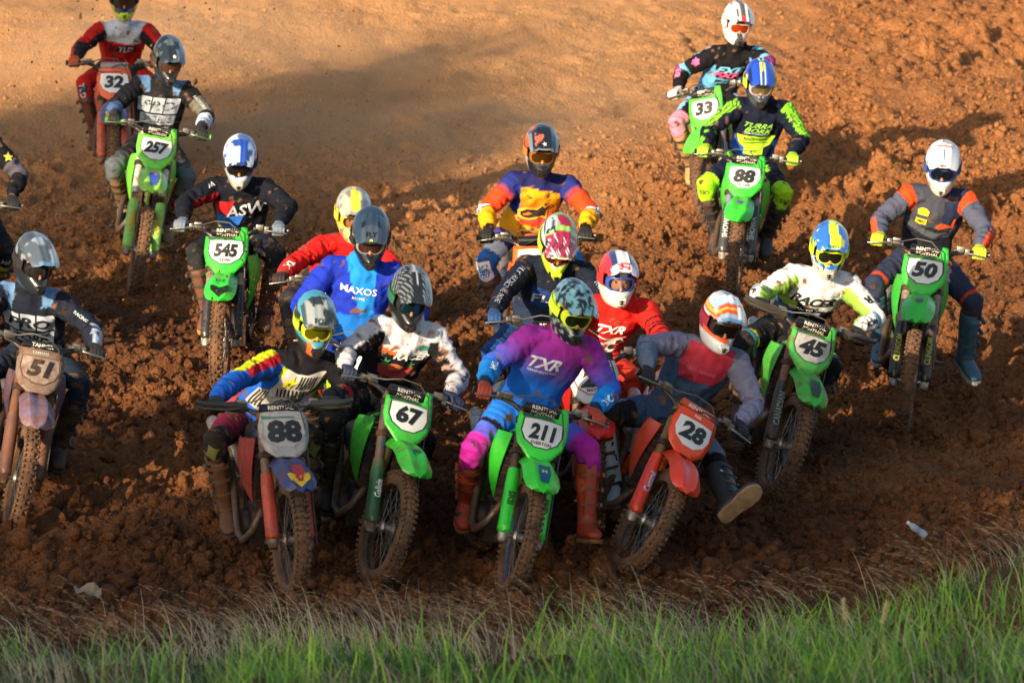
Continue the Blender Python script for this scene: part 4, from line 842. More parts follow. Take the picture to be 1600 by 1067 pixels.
RIDERS = [
 dict(num='51', c=(18, 832), dive=.03, h=4, roll=9, steer=8, hd=(53, 412), hy=28, hp=20, hr=6, sh=(45, 462), st=9, mud=.62, sy=1.35,
  label='rider in navy jersey lettered PRO TORK with grey blue helmet, on bike 51', blabel='mud caked bike with dirty number 51 plate, at the left edge of the picture',
  paint=[("all", '1a2130'), ("pants", '20293a'), ("torso&(w>-.03)&(abs(u)>.09)", '5f86b4'), ("farm&(nx>-.1)&(t>.25)", '9fb0c8'), ("farm&(t>.45)&(t<.52)", '1a2130'), ("torso&(w<-.24)&(np.sin(w*140)>.75)", '2c3646')],
  decals=PROTORK + [('RACING', 'Lu', 'b8c4d4', dict(h=.022, at=.75))], shell=[("all", '23282f'), ("z>.02", '434c56'), ("(n3>.12)", '1c2128'), ("(n1>.16)&(z>0)", '76828e')], visor=[("all", '4c5864'), ("n3>.06", '2c343c'), ("n1>.14", '8090a0'), ("x>.205", '5a7fa8')], gog='1a1b1e', lens='3a3834', glove='15181f', boot='2a2522',
  bike=dict(main='43506e', guard='5b3d38', tube='3a332e', pshape='sq', pcol='7a6f66', pbg='958a7e', ring='2c2724', fend='6b6484', shroud='2a3a66', ncol='1c1a1a', ptop=('YAMAHA', 'b8b0a4'), pmud=.62, padword='TAHNER', barc='3a3632', nshear=.25)),
 dict(num='88', c=(455, 934), dive=.09, eR=(-1, .2, .25), h=13, roll=-1, steer=3, hd=(492, 506), hy=12, hp=22, hr=4, sh=(478, 566), st=4, SW=.18, mud=.45, dsh=.6,
  label='rider in blue red jersey with striped black and white chest guard and yellow star', blabel='mud stained bike with grey 88 plate, red blue and yellow fender and hand guards',
  paint=[("all", '1d56b8'), ("torso", '15161c'), ("arm&L", '17171d'), ("arm&Rt", '1d5cc4'), ("uarm&Rt&(up>.1)&(t<.85)", 'a81c2a'), ("uarm&Rt&(up>.78)", 'b8c81e'), ("torso&(u<-.08)&(w<-.06)", '1d5cc4'), ("torso&(u<-.07)&(u>-.15)&(w<-.06)&(w>-.16)", 'c4d41e'), ("pants", '1d2034'), ("thigh&(t<.75)&(up>-.2)", '6a1c30'), ("knee", '22201f'), ("shin", '1c1c20'), ("farm&L&(t>.2)&(t<.4)&(nf>.2)", 'a8202c')],
  decals=[([(-.11, .0), (-.03, -.03), (.03, -.03), (.12, -.0), (.145, -.12), (.15, -.3), (-.08, -.3), (-.1, -.15)], 'T', 'b6b4b0'), ([(-.165, -.16), (-.1, -.16), (-.085, -.285), (-.16, -.27)], 'T', 'a8a6a2')]
   + [([(-.155 + .017 * i, -.165), (-.147 + .017 * i, -.165), (-.142 + .017 * i, -.268), (-.150 + .017 * i, -.268)], 'T', '17181b', dict(layer=1)) for i in range(4)]
   + [([(-.095 + .03 * i, -.30), (-.081 + .03 * i, -.30), (.02 + .024 * i, -.205), (.006 + .024 * i, -.205)], 'T', '17181b', dict(layer=1)) for i in range(6)]
   + [([(-.075 + .022 * i, -.135), (-.065 + .022 * i, -.135), (-.03 + .022 * i, -.195), (-.04 + .022 * i, -.195)], 'T', '17181b', dict(layer=1)) for i in range(8)]
   + [([(.0 + .018 * i, -.04), (.009 + .018 * i, -.04), (.03 + .018 * i, -.125), (.021 + .018 * i, -.125)], 'T', '17181b', dict(layer=1)) for i in range(6)]
   + [(STAR(-.04, -.085, .052), 'T', 'd6cc1e', dict(layer=2)), ('R', 'T', '4a4410', dict(h=.022, c=(-.04, -.088), layer=3)), (STAR(0, 0, .05, 20, 4, .6), 'Rk', '5a5a22', dict(at=.1)), (STAR(0, 0, .05, 20, 4, .6), 'Lk', '5a5a22', dict(at=.1))],
  shell=[("all", '34505e'), ("z>-.06", '3f8fa8'), ("(a<-.5)&(z<.06)&(z>-.04)", '9cc02c'), ("(n3>.12)", '22262b'), ("(z>.03)&(y<-.03)&(y>-.08)&(x>0)", 'd2662a'), ("z<-.07", '2c3436'), ("(y<-.03)&(y>-.06)&(z<-.05)", 'c4602a')], visor=[("all", '8a9498'), ("(n1>.08)", '2a3036'), ("abs(y)>.092", '3a4a54'), ("x>.215", '5c6a72')],
  vtext=[('FOX', '22282c', .035, .2)], gog='c8c628', strapc='9cc02c', lens='6a6a14', glove='1c1f25', boot='4a3b30', bmud=.8, buck='6a5238',
  bike=dict(main='b02a30', guard='c2452c', gmud=.55, tube='8a8078', pshape='sq', pcol='9b9b9c', pbg='a6a5a4', ring='8f8f90', head='2f6b6a', fend='24407c', fst=(('f_tip2', 'd8b41c'), ('f_mid', 'b02a30')), shroud='a83438', ncol='1b1c20', nh=.13, hg='2b2c2c', nshear=0, rf='c03a3a', frame='8c8c8c', side='c8c4bc', pmud=.3, gtextx=1)),
 dict(num='67', c=(582, 912), dive=.04, eL=(.6, .7, -.5), h=12, roll=13, steer=9, hd=(640, 466), hy=14, hp=24, hr=8, sh=(636, 516), st=9, mud=.3,
  label='rider in mud spattered white and black jersey lettered RACER with strawberry print', blabel='green bike with number 67 plate and dark green fork guards',
  paint=[("all", '17181d'), ("torso&(w>-.085)", 'b9bcc6'), ("arm&((nx>.05)|(up>.25))", 'b9bcc6'), ("(torso|arm)&(n2>.3)&(w>-.12)", '97807a'), ("pants", '14161c'), ("torso&(w<-.085)&(w>-.105)&(u<-.02)", 'c8602a')],
  decals=[('RACER', 'T', 'd8dce4', dict(h=.042, c=(.07, -.10), bold=.035, shear=.2, sx=1.25)), ([(-.10, -.175), (-.06, -.155), (.06, -.16), (.115, -.17), (.10, -.23), (.05, -.26), (-.03, -.245), (-.085, -.225)], 'T', 'a03238'), ([(-.05, -.155), (0, -.145), (.05, -.16), (.03, -.195), (-.03, -.195)], 'T', 'b8623a', dict(layer=1)), (STAR(-.07, -.15, .036, 100, 6, .4), 'T', '3f7a4c', dict(layer=1)), (STAR(.08, -.155, .034, 80, 6, .4), 'T', '3f7a4c', dict(layer=1)), ([(.09, -.03), (.15, -.03), (.15, -.06), (.09, -.06)], 'T', '3f8a78'), ('RACER', 'Lf', '24262e', dict(h=.03, at=.3, shear=.2, bold=.03))],
  shell=[("all", '1a1c1f'), ("(z>.04)&(np.sin(y*420+x*120)>.6)", '767f84'), ("(a<-.7)&(z<.04)&(z>-.02)", '1f5a44'), ("(np.abs(y)<.012)&(z>.08)", 'a8b4ba')], visor=[("all", '1e2226'), ("(np.sin(y*420+x*160)>.55)&(np.abs(y)>.035)", '767f84'), ("(np.abs(y)<.008)&(x<.12)", 'a8b4ba')], gog='222624', strapc='1f5a44', lens='12303c', glove='2a3350', boot='1e1c1c', buck='2c2a2a',
  bike=green(guard='1f5a36', gtext=('Galicia', 'dfe6e0'), tube='33404a', pmud=.12, ring='1d2733', fst=(('f_dot', '1e3b36'),), nshear=.08, head='1d2733')),
 dict(num='211', c=(790, 928), h=8, roll=14, steer=2, hd=(893, 487), hy=22, hp=20, hr=10, sh=(874, 532), st=11, mud=.12, SW=.17, ks=.35, eL=(.7, .6, -.4),
  label='rider in purple to blue jersey lettered TXR with black and lime helmet', blabel='bright green bike with number 211 plate and neon green fork guards',
  fL=(917, 815, .62), tL=(.25, -1, -.05), kL=(.9, -.7, .4),
  paint=[("all", '1c6fd0'), ("torso", ("(-.055-w)/.17", '8c2a94', '1a66cc')), ("uarm", ("t*1.25-.1", '8c2a94', '2f5ccc')), ("farm", '1f86e0'), ("farm&(t>.93)", '15304c'), ("pants", '1f70d2'), ("thigh", ("t*1.5-.5", '1f70d2', '7a3cc4')), ("thigh&(t>.40)&(t<.50)", '12131a'), ("knee", 'b8289e'), ("shin&(t>.25)", '17151f'), ("shin&(nx>.2)", 'a0209a'), ("shin&(nx<-.3)", '14141c')],
  decals=[('TXR', 'T', 'e6e6f2', dict(h=.062, c=(-.035, -.105), bold=.03, shear=.25, sx=1.25)), ('TERRAIN RESCUE RACE', 'T', 'e0e0f0', dict(h=.0125, c=(-.035, -.152), bold=.02)), ('TXR', 'Rf', 'd8f0fa', dict(h=.042, at=.45, bold=.03, out=-.2)), ('TXR', 'Lf', 'd8f0fa', dict(h=.045, at=.62, bold=.03, out=.6))],
  shell=[("all", '16191e'), ("(z>.0)&(n2>.02)", '5f8a9a'), ("(z<-.03)&(n2>.14)", '7e948f'), ("(np.abs(a)>.7)&(z<.05)&(z>-.06)&(n1>.02)", 'a6d02a'), ("(z<-.07)&(n3>.13)", 'b4dc2e')], visor=[("all", '1a1e25'), ("n2>.0", '6494a6'), ("(x>.22)&(n2>-.1)", '8fb4c0')], gog='c2e02c', strapc='b4d42a', lens='2c3418', glove='a8402a', boot='a3391f', sole='8a5a38', buck='7c3a26', bmud=.45,
  bike=green(main='34c834', guard='30cc34', gtext=('IDIS', '123014'), pname='EVERTON', head='1c2630', tube='3a2a26', pmud=.04, fst=(('f_mid', '1d4a78'),), ftext=('M', 'a6d04a', .13), rim='1e4a78', gmud=.1)),
 dict(num='28', c=(968, 893), dive=.12, h=4, roll=27, steer=11, hd=(1127, 505), hy=16, hp=14, hr=14, sh=(1108, 548), st=17, mud=.12, SW=.175, dsh=.62, 
  bootL='20262c', label='rider in slate blue and crimson jersey with leg stuck out and rainbow striped white helmet', blabel='orange red bike leaning over, number 28 plate',
  fL=(1138, 782, .05), tL=(.55, -.8, .05), kL=(1.0, -.8, .5), eL=(.7, .6, -.5), fR=(958, 752, .75), kR=(-1.0, -.7, .45), tR=(-.1, -1, -.25), eR=(-1, .3, .75),
  paint=[("all", '5d6478'), ("torso&(w<-.10)", ("(-.10-w)/.3", '3f5572', '2a4260')), ("arm", '7a7c98'), ("farm&Rt", '5a6c8a'), ("pants", '34486a'), ("thigh&(t>.5)", '5e6884'), ("knee", '68708a'), ("shin", '15161a'), ("thigh&(nx<-.25)&(t>.4)", '15161a')],
  decals=[([(-.14, .05), (.14, .05), (.15, -.08), (.12, -.15), (-.10, -.15), (-.14, -.08)], 'T', 'a01c38'), ('TROY DESIGNS', 'T', 'c85a70', dict(h=.02, c=(0, -.085), shear=.1, layer=1)), ([(.0, -.03), (.09, -.03), (.09, .03), (.0, .03)], 'Lk', '1b2a36', dict(at=.42)), ('G', 'Lk', 'd6dade', dict(h=.07, at=.5, bold=.04, rot=-90))],
  shell=[("all", 'c4ccd4'), ("(z>.06)&(n1>.1)", '5a7c9c'), ("(z>.045)&(z<.085)", 'd8622a'), ("(z>.06)&(z<.075)", 'e0b030'), ("(a<-.8)&(z<.03)&(z>-.06)", '8a1f3a'), ("(z<-.03)&(z>-.065)&(a<.2)&(a>-1.3)", 'd85a2a')], visor=[("all", '9fc0d8'), ("(x>.10)&(x<.17)", 'd8542a'), ("(x>.125)&(x<.145)", 'e8c040'), ("(n1>.16)", 'e8ecf0'), ("x>.20", '5a8ab4')], gog='2a1c22', strapc='8a1f3a', lens='201c1a', glove='14161c', boot='9fb0b8', bmud=.15, sole='8a765c', buck='15171a', vent='d8dce0',
  bike=dict(main='e04a1a', guard='d23c22', tube='6a5a1e', gtext=('Central', 'a8c4f0'), ring='d8501e', pcol='dc4418', pbg='ced3d8', head='d8431a', pad='c24a20', tank='1c1c1e', frame='d05a20', side='d8d8d8', nshear=.1, ptop=('PIER', 'e8d0b0'), pmud=.05, fend='dd3f22', gmud=.08, pshape='sq')),
 dict(num='45', c=(1200, 775), dive=.07, h=3, roll=16, steer=9, hd=(1296, 392), hy=2, hp=18, hr=6, sh=(1283, 436), st=9, mud=.4, dsh=.6, SW=.18,
  label='rider in white lime and black jersey lettered RACER with blue and yellow helmet', blabel='muddy green bike with number 45 plate and hand guards',
  paint=[("all", 'c9cbd0'), ("torso&(w<-.14)", '14161f'), ("uarm&(nx<.25)&(up<.3)", '86ae4a'), ("farm&(nx<-.15)", '86ae4a'), ("farm&(t<.28)&(nx>-.05)", '5a9ac4'), ("torso&(w<-.14)&(np.abs(u)>.125)&(w>-.2)", '8a9a3c'), ("torso&(w<-.21)&(np.abs(u)>.125)&(w>-.25)", '2a6a96'), ("(n2>.3)&torso&(w>-.14)", 'a89a90'), ("pants", '1b1d22'), ("thigh&(t>.78)&(t<.84)", 'b8b434'), ("thigh&(t>.86)&(t<.96)", '3a7696')],
  decals=[('RACER', 'T', '14161f', dict(h=.06, c=(0, -.095), bold=.04, shear=.25, sx=1.2)), ('BORN TO RACE', 'T', 'c8ccd4', dict(h=.013, c=(0, -.16), sx=2.0)), ('//////////////////', 'T', 'c8ccd4', dict(h=.02, c=(.02, -.19), sx=1.0)), ('RACER', 'Lf', '1b1d22', dict(h=.035, at=.6, bold=.04, out=.6)), ('RACE', 'Rf', '1b1d22', dict(h=.032, at=.6, bold=.04, out=.3)), ('R', 'Lu', '1b1d22', dict(h=.06, at=.62, bold=.04, rot=-90, out=.5))],
  shell=[("all", '2a62c0'), ("(n3>.05)", '2f8ad0'), ("(n1>.12)", 'd4e82c'), ("z<-.06", 'b8b4ac'), ("(z<-.03)&(np.abs(a)>.9)&(np.abs(a)<1.4)", 'ccd4d8'), ("(n2>.25)", '141c30')], visor=[("all", '2f6ad0'), ("np.abs(y)<.03-.09*(x-.1)", 'd8e830'), ("(n1>.13)&(x>.12)", 'd8e830'), ("x>.222", '3a9ad8')], vtext=[('LEATT', '123070', .02, .215)], gog='cfe22a', strapc='c8dc28', lens='2a2a20', glove='16171b', boot='3a342e', bmud=.7, vent='b0aca6',
  bike=green(main='3fae3a', guard='23261f', gtext=('CANADIAN', '8a9488'), ring='3a4a44', pbg='b4b4b0', head='262c30', hg='3a352f', tube='6a5c4c', pmud=.42, fst=(('f_mid', '2a3a28'),), nshear=.3)),
 dict(num='50', c=(1407, 672), dive=-.04, h=-4, roll=9, steer=-4, hd=(1473, 264), hy=-4, hp=20, hr=5, sh=(1467, 306), st=6, mud=.25, SW=.18,
  label='rider in charcoal jersey with orange accents, white helmet and yellow gloves', blabel='green bike with number 50 plate on the right of the track',
  fL=(1508, 552, .95), tL=(.35, -.9, -.1), kL=(.55, -1, .3),
  paint=[("all", '4c5166'), ("torso", '3f4250'), ("torso&(w<-.17)", '1d202a'), ("torso&(w<-.20+.25*np.abs(u))&(w>-.24+.25*np.abs(u))", '4a4f58'), ("torso&(w>-.14)&(u>.04)", '26304c'), ("uarm&(t<.13)&(nf>-.5)", 'd8481c'), ("farm&(nx>.55)", 'd8502c'), ("pants", '2a3248'), ("thigh&(t>.86)&(t<.93)", 'c2401e'), ("shin", '1c2236')],
  decals=[([(-.125, -.065), (-.10, -.05), (-.07, -.05), (-.045, -.065), (-.05, -.095), (-.12, -.095)], 'T', 'c8b81e'), (BOX(-.125, -.05, -.15, -.115), 'T', 'c8b81e'), ('MJEU', 'T', '4a4414', dict(h=.02, c=(-.088, -.132), layer=1)), ([(.02, -.15), (.05, -.13), (.12, -.15), (.13, -.105), (.145, -.105), (.14, -.17), (.09, -.16), (.05, -.17), (.02, -.165)], 'T', 'd8481c'), ('G', 'Lt', 'c2401e', dict(h=.06, at=.3, rot=-90))],
  shell=[("all", 'd4d8dc'), ("(np.abs(y)<.014)&(z>.11)", '2a2e48'), ("(z>.1)&(z<.108)", 'b82a4a'), ("(z<-.06)", 'cfcabc'), ("(np.abs(a)>1.2)&(z>.02)&(z<.03)", '24283c'), ("(np.abs(a)>1.2)&(z>.0)&(z<.008)", '24283c'), ("(n1>.3)", 'b0a698'), ("(a>1.6)&(z<.08)", '8f9ab4')], visor=[("all", 'dadee2'), ("(np.abs(y)<.009)&(x>.08)&(x<.18)", '2a2e48'), ("(x<.05)&(np.abs(y)<.06)&(x>.035)", 'b82a4a'), ("(x>.26)&(np.abs(y)<.09)", '30306a')], vtext=[('BELL', 'b02030', .018, .222)], gog='2a4a9a', lens='1c2230', glove='b8c42c', boot='2f5872', bmud=.35, sole='8a9298', buck='2a4e66', vent='cfcabc',  # bluish left flank of the white helmet is shade painted into the shell
  bike=green(main='38b83a', guard='1f2220', gtext=('CLINGOM', 'a0a03c'), tube='8a8a84', pmud=.12, nshear=.2, fst=(('f_dot', '6a3a9a'),), head='22301f')),
 dict(num='', c=(556, 812), h=4, roll=2, steer=0, hd=(579, 372), hy=3, hp=26, hr=3, sh=(562, 418), st=4, mud=.2, SW=.18,
  label='rider in royal blue jersey lettered MAXOS with dark navy helmet, behind the front row', blabel='lime green and white bike mostly hidden behind bikes 88 and 67 in the front row',
  paint=[("all", '1c34b0'), ("torso&(u>-.03+.35*(-w-.1))", '1f86dc'), ("torso&(u>.10)", '1c3ab8'), ("torso&(w<-.24)", '1a6ac4'), ("pants", '1b2f7c'), ("knee", '2a2a3c')],
  decals=[('MAXOS', 'T', 'e4ecf8', dict(h=.038, c=(.0, -.10), bold=.02, rot=-6, sx=1.35)), ('RACING', 'T', 'd0e0f4', dict(h=.016, c=(.0, -.145), rot=-6))],
  shell=[("all", '1c2838'), ("z>.05", '22364c'), ("z<-.05", '14171c'), ("(np.abs(a)>1)&(np.abs(a)<1.3)&(z<.04)&(z>-.05)", '8a8a84')], visor=[("all", '26384c'), ("(x>.12)&(np.abs(y)<.07)", '3a4656'), ("(np.abs(np.abs(y)-.055)<.012)&(x>.08)&(x<.13)", '10141a')], vtext=[('FLY', '141a22', .034, .185), (([(-.014, -.006), (.014, -.006), (.006, .007), (-.006, .007)]), 'b8d02c', 0, .222)], gog='8a8a80', strapc='20242a', lens='5a3a34', glove='181a20', boot='24242a',
  bike=dict(main='b4e02a', guard='d8dce0', pbg='e4e6e8', ring='2a4a8a', fend='a8dc2a', shroud='b4e02a', pshape='tab', tank='d8dce0', side='e4e6e8', rf='e4e6e8')),
 dict(num='', c=(852, 782), h=6, roll=3, steer=2, hd=(872, 383), hy=8, hp=40, hr=6, sh=(868, 418), st=7, mud=.3, SW=.18, dsh=.55,
  label='rider in navy jersey hunched low with crimson and green graphic helmet and blue gloves', blabel='dark green bike mostly hidden behind the rider in the purple jersey',
  paint=[("all", '161d2e'), ("torso&(w<-.10)&(np.abs(u)<.13)", '1f3c7c'), ("torso&(w<-.21)", '24304a'), ("pants", '1d3a6c'), ("shin", '15171c'), ("knee", '1f4a8c')],
  decals=[('FLY', 'T', 'b4bccc', dict(h=.05, c=(.0, -.155), bold=.01, sx=1.9)), ('ACTIVE RIDE', 'Rf', '8a94a6', dict(h=.034, at=.42, bold=.0, out=.1)), ('FLY RIDE', 'Ru', '8a94a6', dict(h=.036, at=.7, bold=.0, out=.1)), ('RUN', 'Lu', '8a94a6', dict(h=.036, at=.7, bold=.0))],
  shell=[("all", '9fb4b8'), ("(n1+.6*np.sin(z*90+y*60)>.32)", '1a2030'), ("(y>-.03)&(z>.02)", '8e1f44'), ("(np.abs(z-.11)<.02)&(y>-.05)", '7fb04a'), ("z<-.045", 'c0dc2c'), ("(y>.09)", 'a0586a'), ("(z<-.09)&(np.abs(y)<.05)", '1a1c1c')], visor=[("all", '8a1f44'), ("(np.sin(y*110+x*55)>.45)&(x>.1)", 'c2ccd0'), ("(np.sin(y*110+x*55)>.72)&(x>.1)", '1a2030'), ("x<.06", '7fb45a'), ("(y<-.05)&(n1>-.05)", '9fb4b8'), ("(y<-.05)&(n1>.06)", '1a2030'), ("x>.215", 'b8d8a0')], gog='7a2a20', strapc='c0dc2c', lens='6a2018', glove='1d4278', boot='2a2624', vent='a8c42c',
  bike=green(main='2c6a4a', tube='8a6a48', guard='6a5238', pbg='d8dcd8', mud=.5)),
 dict(num='23', c=(930, 838), h=2, roll=0, steer=0, hd=(965, 438), hy=9, hp=9, hr=4, sh=(968, 480), st=4, mud=.2, dsh=.6,
  label='rider in bright red jersey lettered TXR with white and red helmet, face seen through goggles', blabel='red bike with number 23 plate, half hidden behind the rider in purple',
  paint=[("all", 'c4201c'), ("torso&(w<-.29)", '24161a'), ("uarm&(np.sin(t*38)>.35)&(t>.35)&L&(nf>.1)", '1d1416'), ("torso&(u>.13)&(w<-.12)", '2a1418'), ("pants", 'b4281e'), ("knee", 'a83020')],
  decals=[('TXR', 'T', 'ece4e4', dict(h=.06, c=(-.01, -.085), bold=.03, shear=.2, sx=1.2)), ([(-.13, -.115), (.0, -.16), (.12, -.15), (.12, -.157), (.0, -.168), (-.13, -.124)], 'T', 'ece4e4'), ([(-.14, -.19), (-.06, -.175), (.0, -.195), (.04, -.16), (.10, -.16), (.135, -.2), (.12, -.25), (.02, -.275), (-.14, -.255)], 'T', 'e8e0dc'), ('Carlao', 'T', 'a0201c', dict(h=.048, c=(-.055, -.21), bold=.02, layer=1)), ('Motos', 'T', 'b03a1c', dict(h=.024, c=(.01, -.252), bold=.02, shear=.2, layer=1))]
   + [([(x + .02 * math.cos(a), -.225 + .02 * math.sin(a)) for a in np.linspace(0, 5.9, 10)], 'T', '1a1414', dict(layer=1)) for x in (.062, .112)] + [([(.06, -.215), (.075, -.195), (.11, -.195), (.115, -.21)], 'T', 'a0201c', dict(layer=2)), ([(.075, -.2), (.07, -.175), (.09, -.165), (.1, -.18), (.095, -.2)], 'T', '2a1a18', dict(layer=1))],
  shell=[("all", 'd4d2ca'), ("(z>.04)&(y<-.02)&(y>-.07)", '26386c'), ("(z>.02)&(y<-.07)", 'b82430'), ("(z>.02)&(y>.07)", 'b82430'), ("(z>.04)&(y>.04)&(y<.07)", '26386c'), ("(np.abs(a)>.9)&(z<.04)&(z>-.04)", 'c8402c'), ("(z<-.09)&(np.abs(y)<.02)", '8a8678')], visor=[("all", 'd8dadc'), ("(np.abs(np.abs(y)-.065)<.022)&(x<.16)", '26386c'), ("(np.abs(y)>.085)", 'c02a34'), ("(x>.14)&(x<.2)&(np.abs(y)<.04)&(np.abs(np.sin(x*110+y*30))>.5)", 'a82440'), ("x>.226", '26386c')], gog='2a4ca4', strapc='b82430', lens=clear_lens('303848', .28), glove='1a1618', boot='8a3428', vent='cac6ba',
  bike=dict(main='c8201c', guard='8a3a24', pbg='dcd8d4', ring='b4201c', pname='MATIAS', fend='d8281f', shroud='c8201c', tank='1c1c1c', nshear=.2, tube='8a6a4a', pshape='sq', pcol='dcd8d4')),
 dict(num='', c=(836, 622), h=2, roll=1, steer=-6, hd=(846, 238), hy=5, hp=18, hr=3, sh=(845, 284), st=3, mud=.3, hip=(-1.1, 0, 1.16), SW=.18, ks=.9,
  label='rider in blue orange and yellow jersey with star shaped emblem, standing tall behind the pack', blabel='orange bike under the rider in the orange and yellow jersey',
  kR=(-1, -.8, .3),
  paint=[("all", 'e0641e'), ("torso", ("(-.06-w)/.26", 'e0521c', 'f0a81c')), ("torso&(w<-.17)&(w>-.26)", ("(w+.26)/.09", 'dc3a18', '7a4a50')), ("torso&(w>-.175)", ("(-.08-w)/.09", 'e8a01c', 'd85a20')), ("torso&(np.abs(u)>.135)&(w>-.24)", '1a4cae'), ("torso&(np.abs(u)>.155)&(w<-.12)&(w>-.24)", '1c2a78'), ("torso&(w>-.012)", '1f2258'), ("torso&(np.abs(u)>.13)&(w<-.24)", 'd84818'), ("uarm&(t<.12)", '24307c'), ("uarm&(t>=.12)", ("(t-.12)*4", '5a3a6a', 'd6441c')), ("farm", 'e8a41a'), ("farm&(t<.2)", 'dc5a1c'), ("arm&(nf<-.25)", '241c2c'), ("farm&(t>.95)", '1a1414'), ("pants", 'e8a01c'), ("thigh&(t>.3)", '3c3a78'), ("thigh&(t>.55)", 'c8d4e4'), ("knee", '2a6cc0'), ("shin&(t>.3)", '7a5c44')],
  decals=[([(-.125, -.165), (-.12, -.205), (-.08, -.225), (-.02, -.212), (.03, -.2), (.085, -.212), (.08, -.155), (.14, -.085), (.06, -.118), (.04, -.095), (.005, -.135), (-.07, -.13)], 'T', 'eaa41e', dict(layer=0)), ([(-.105, -.168), (-.10, -.196), (-.07, -.208), (-.015, -.196), (.03, -.186), (.07, -.194), (.066, -.15), (.115, -.1), (.055, -.13), (.038, -.112), (.005, -.148), (-.065, -.145)], 'T', '241c20', dict(layer=1)), ([(-.08, -.192), (-.09, -.178), (-.05, -.16), (-.02, -.172)], 'T', 'e8781e', dict(layer=2)),
     (STAR(.0, 0, .065, 0, 4, .3), 'Rf', 'e4ecf4', dict(at=.12, out=.5)), (STAR(.0, 0, .04, 0, 5, .4), 'Rf', '1c50b0', dict(at=.12, out=.5, layer=1)), (STAR(.0, 0, .075, 0, 4, .3), 'Lf', 'e4ecf4', dict(at=.1, out=.5)), (STAR(.0, 0, .045, 0, 5, .4), 'Lf', '1c50b0', dict(at=.12, out=.5, layer=1)), ([(-.07, -.05), (.06, -.055), (.075, .0), (.06, .055), (-.07, .05)], 'Rk', 'dfe4ec', dict(at=.08)), ([(-.05, -.035), (.045, -.04), (.055, .0), (.045, .04), (-.05, .035)], 'Rk', '2a6cc0', dict(at=.08, layer=1))],
  shell=[("all", '4a545e'), ("(n1>.08)&(z>.03)", '1d222b'), ("(n1<-.16)&(z>.04)", 'c4482c'), ("(a<-.9)&(z>.03)&(z<.1)", 'd2502a'), ("(z<-.05)", '1f1f20'), ("(np.abs(a)>1.0)&(np.abs(a)<1.5)&(z<-.01)", 'b8b4ac')], visor=[("all", '1b2029'), ("(n1<-.13)&(np.abs(y)<.07)", 'd4664e'), ("(n3>.16)", '9aa6b0'), ("np.abs(y)>.088", '6a7680'), ("x>.215", '7c8890')], vtext=[(STAR(0, 0, .022, 30, 5, .35), 'd8dce0', 0, .19)], gog='8a5a24', strapc='d2702a', lens='5a3a12', glove='17181c', boot='5a4434', bmud=.9, vent='1c1a18',
  bike=dict(main='e0621c', guard='c8622a', tube='9a948c', pbg='e4e0dc', ring='e0621c', fend='e0621c', shroud='e0621c', frame='d86a24', tank='1c1c1e')),
 dict(num='545', c=(343, 606), h=-3, roll=2, steer=1, ep=.1, hd=(375, 254), hy=2, hp=26, hr=2, sh=(375, 292), st=2, mud=.22, SW=.18,
  label='rider in black jersey lettered ASW with red and blue panels and blue and white helmet', blabel='green bike with number 545 plate',
  paint=[("all", '131722'), ("uarm&Rt&(up<-.1)", '8e1420'), ("torso&(w<-.29)", '8a8c3c'), ("pants", '161c2c'), ("knee", '24262a')],
  decals=[([(-.175, -.075), (-.10, -.05), (-.03, -.045), (-.085, -.16), (-.175, -.165)], 'T', 'b8141f'), ([(-.175, -.17), (-.085, -.165), (.03, -.15), (-.03, -.275), (-.165, -.285)], 'T', '1f6cd0'), ('ASW', 'T', 'b8c0d0', dict(h=.085, c=(.05, -.10), layer=1, bold=.02, shear=.35, rot=12, sx=1.15)), ('W', 'Ru', 'c0c8d8', dict(h=.04, at=.25, shear=.2, out=.3))],
  shell=[("all", 'c2cfe0'), ("(y>.0)&(z>.0)&(n3>-.03)", '1f48ae'), ("(n1>.12)", '4a6aa8'), ("z<-.06", 'b4b0a8'), ("(np.abs(a)>1.1)&(z<.03)&(z>-.04)", '8a8078')], visor=[("all", 'c8d6e8'), ("(y>0.0)&(y<.06)", '2048b4'), ("(n1>.13)", '2a4c9c'), ("(x>.2)&(n2>.02)", '1a2c5c')], gog='2a2622', lens='2c2824', glove='6a7888', boot='5a4030', bmud=.8, sole='c08a3a', vent='b0a89a',
  bike=green(main='32be36', guard='2a2c30', pname='KEVIN', head='1c3a34', ring='1c2a30', tube='8a8a80', pmud=.06, nshear=.12, ftext=('112', '16301a', .1), fst=(('f_tip2', '16261a'),))),
 dict(num='', c=(520, 702), h=3, roll=0, steer=-3, hd=(552, 338), hy=6, hp=18, hr=2, sh=(545, 384), st=3, mud=.3, dsh=.6,
  label='rider in red jersey with pale yellow helmet, half hidden behind the blue jersey', blabel='red bike hidden behind the riders, only its left grip showing',
  paint=[("all", 'c81e20'), ("torso&(w<-.10)&(w>-.16)", 'd8a030'), ("torso&(w<-.08)&(w>-.10)", '2a2022'), ("pants", '2a2c34'), ("farm&(t>.9)", '8a3028')], decals=[('TX', 'Rf', 'e8dcd8', dict(h=.05, at=.75, bold=.03, out=.1))],
  shell=[("all", 'c0b87a'), ("(z>.05)", 'a8a494'), ("(n1>.1)", '7a7a70'), ("(np.abs(y)<.02)&(z>.06)", 'd4c838'), ("(np.abs(a)>.9)&(z<.05)", 'd2c63a')], visor=[("all", 'b4b09a'), ("(n1>.1)", '72747a'), ("np.abs(y)<.03", 'd8cc3c'), ("x>.2", '8a8c90')], gog='cfc23a', lens=clear_lens('402818', .35), glove='2a1c1c', boot='2c2622',
  bike=dict(main='b01e1e', guard='8a2a20', pbg='d8d4d0', ring='701818')),
 dict(num='88', c=(1143, 466), dive=.11, h=-5, roll=6, steer=-2, hd=(1187, 132), hy=4, hp=24, hr=3, sh=(1190, 168), st=4, mud=.22, SW=.18,
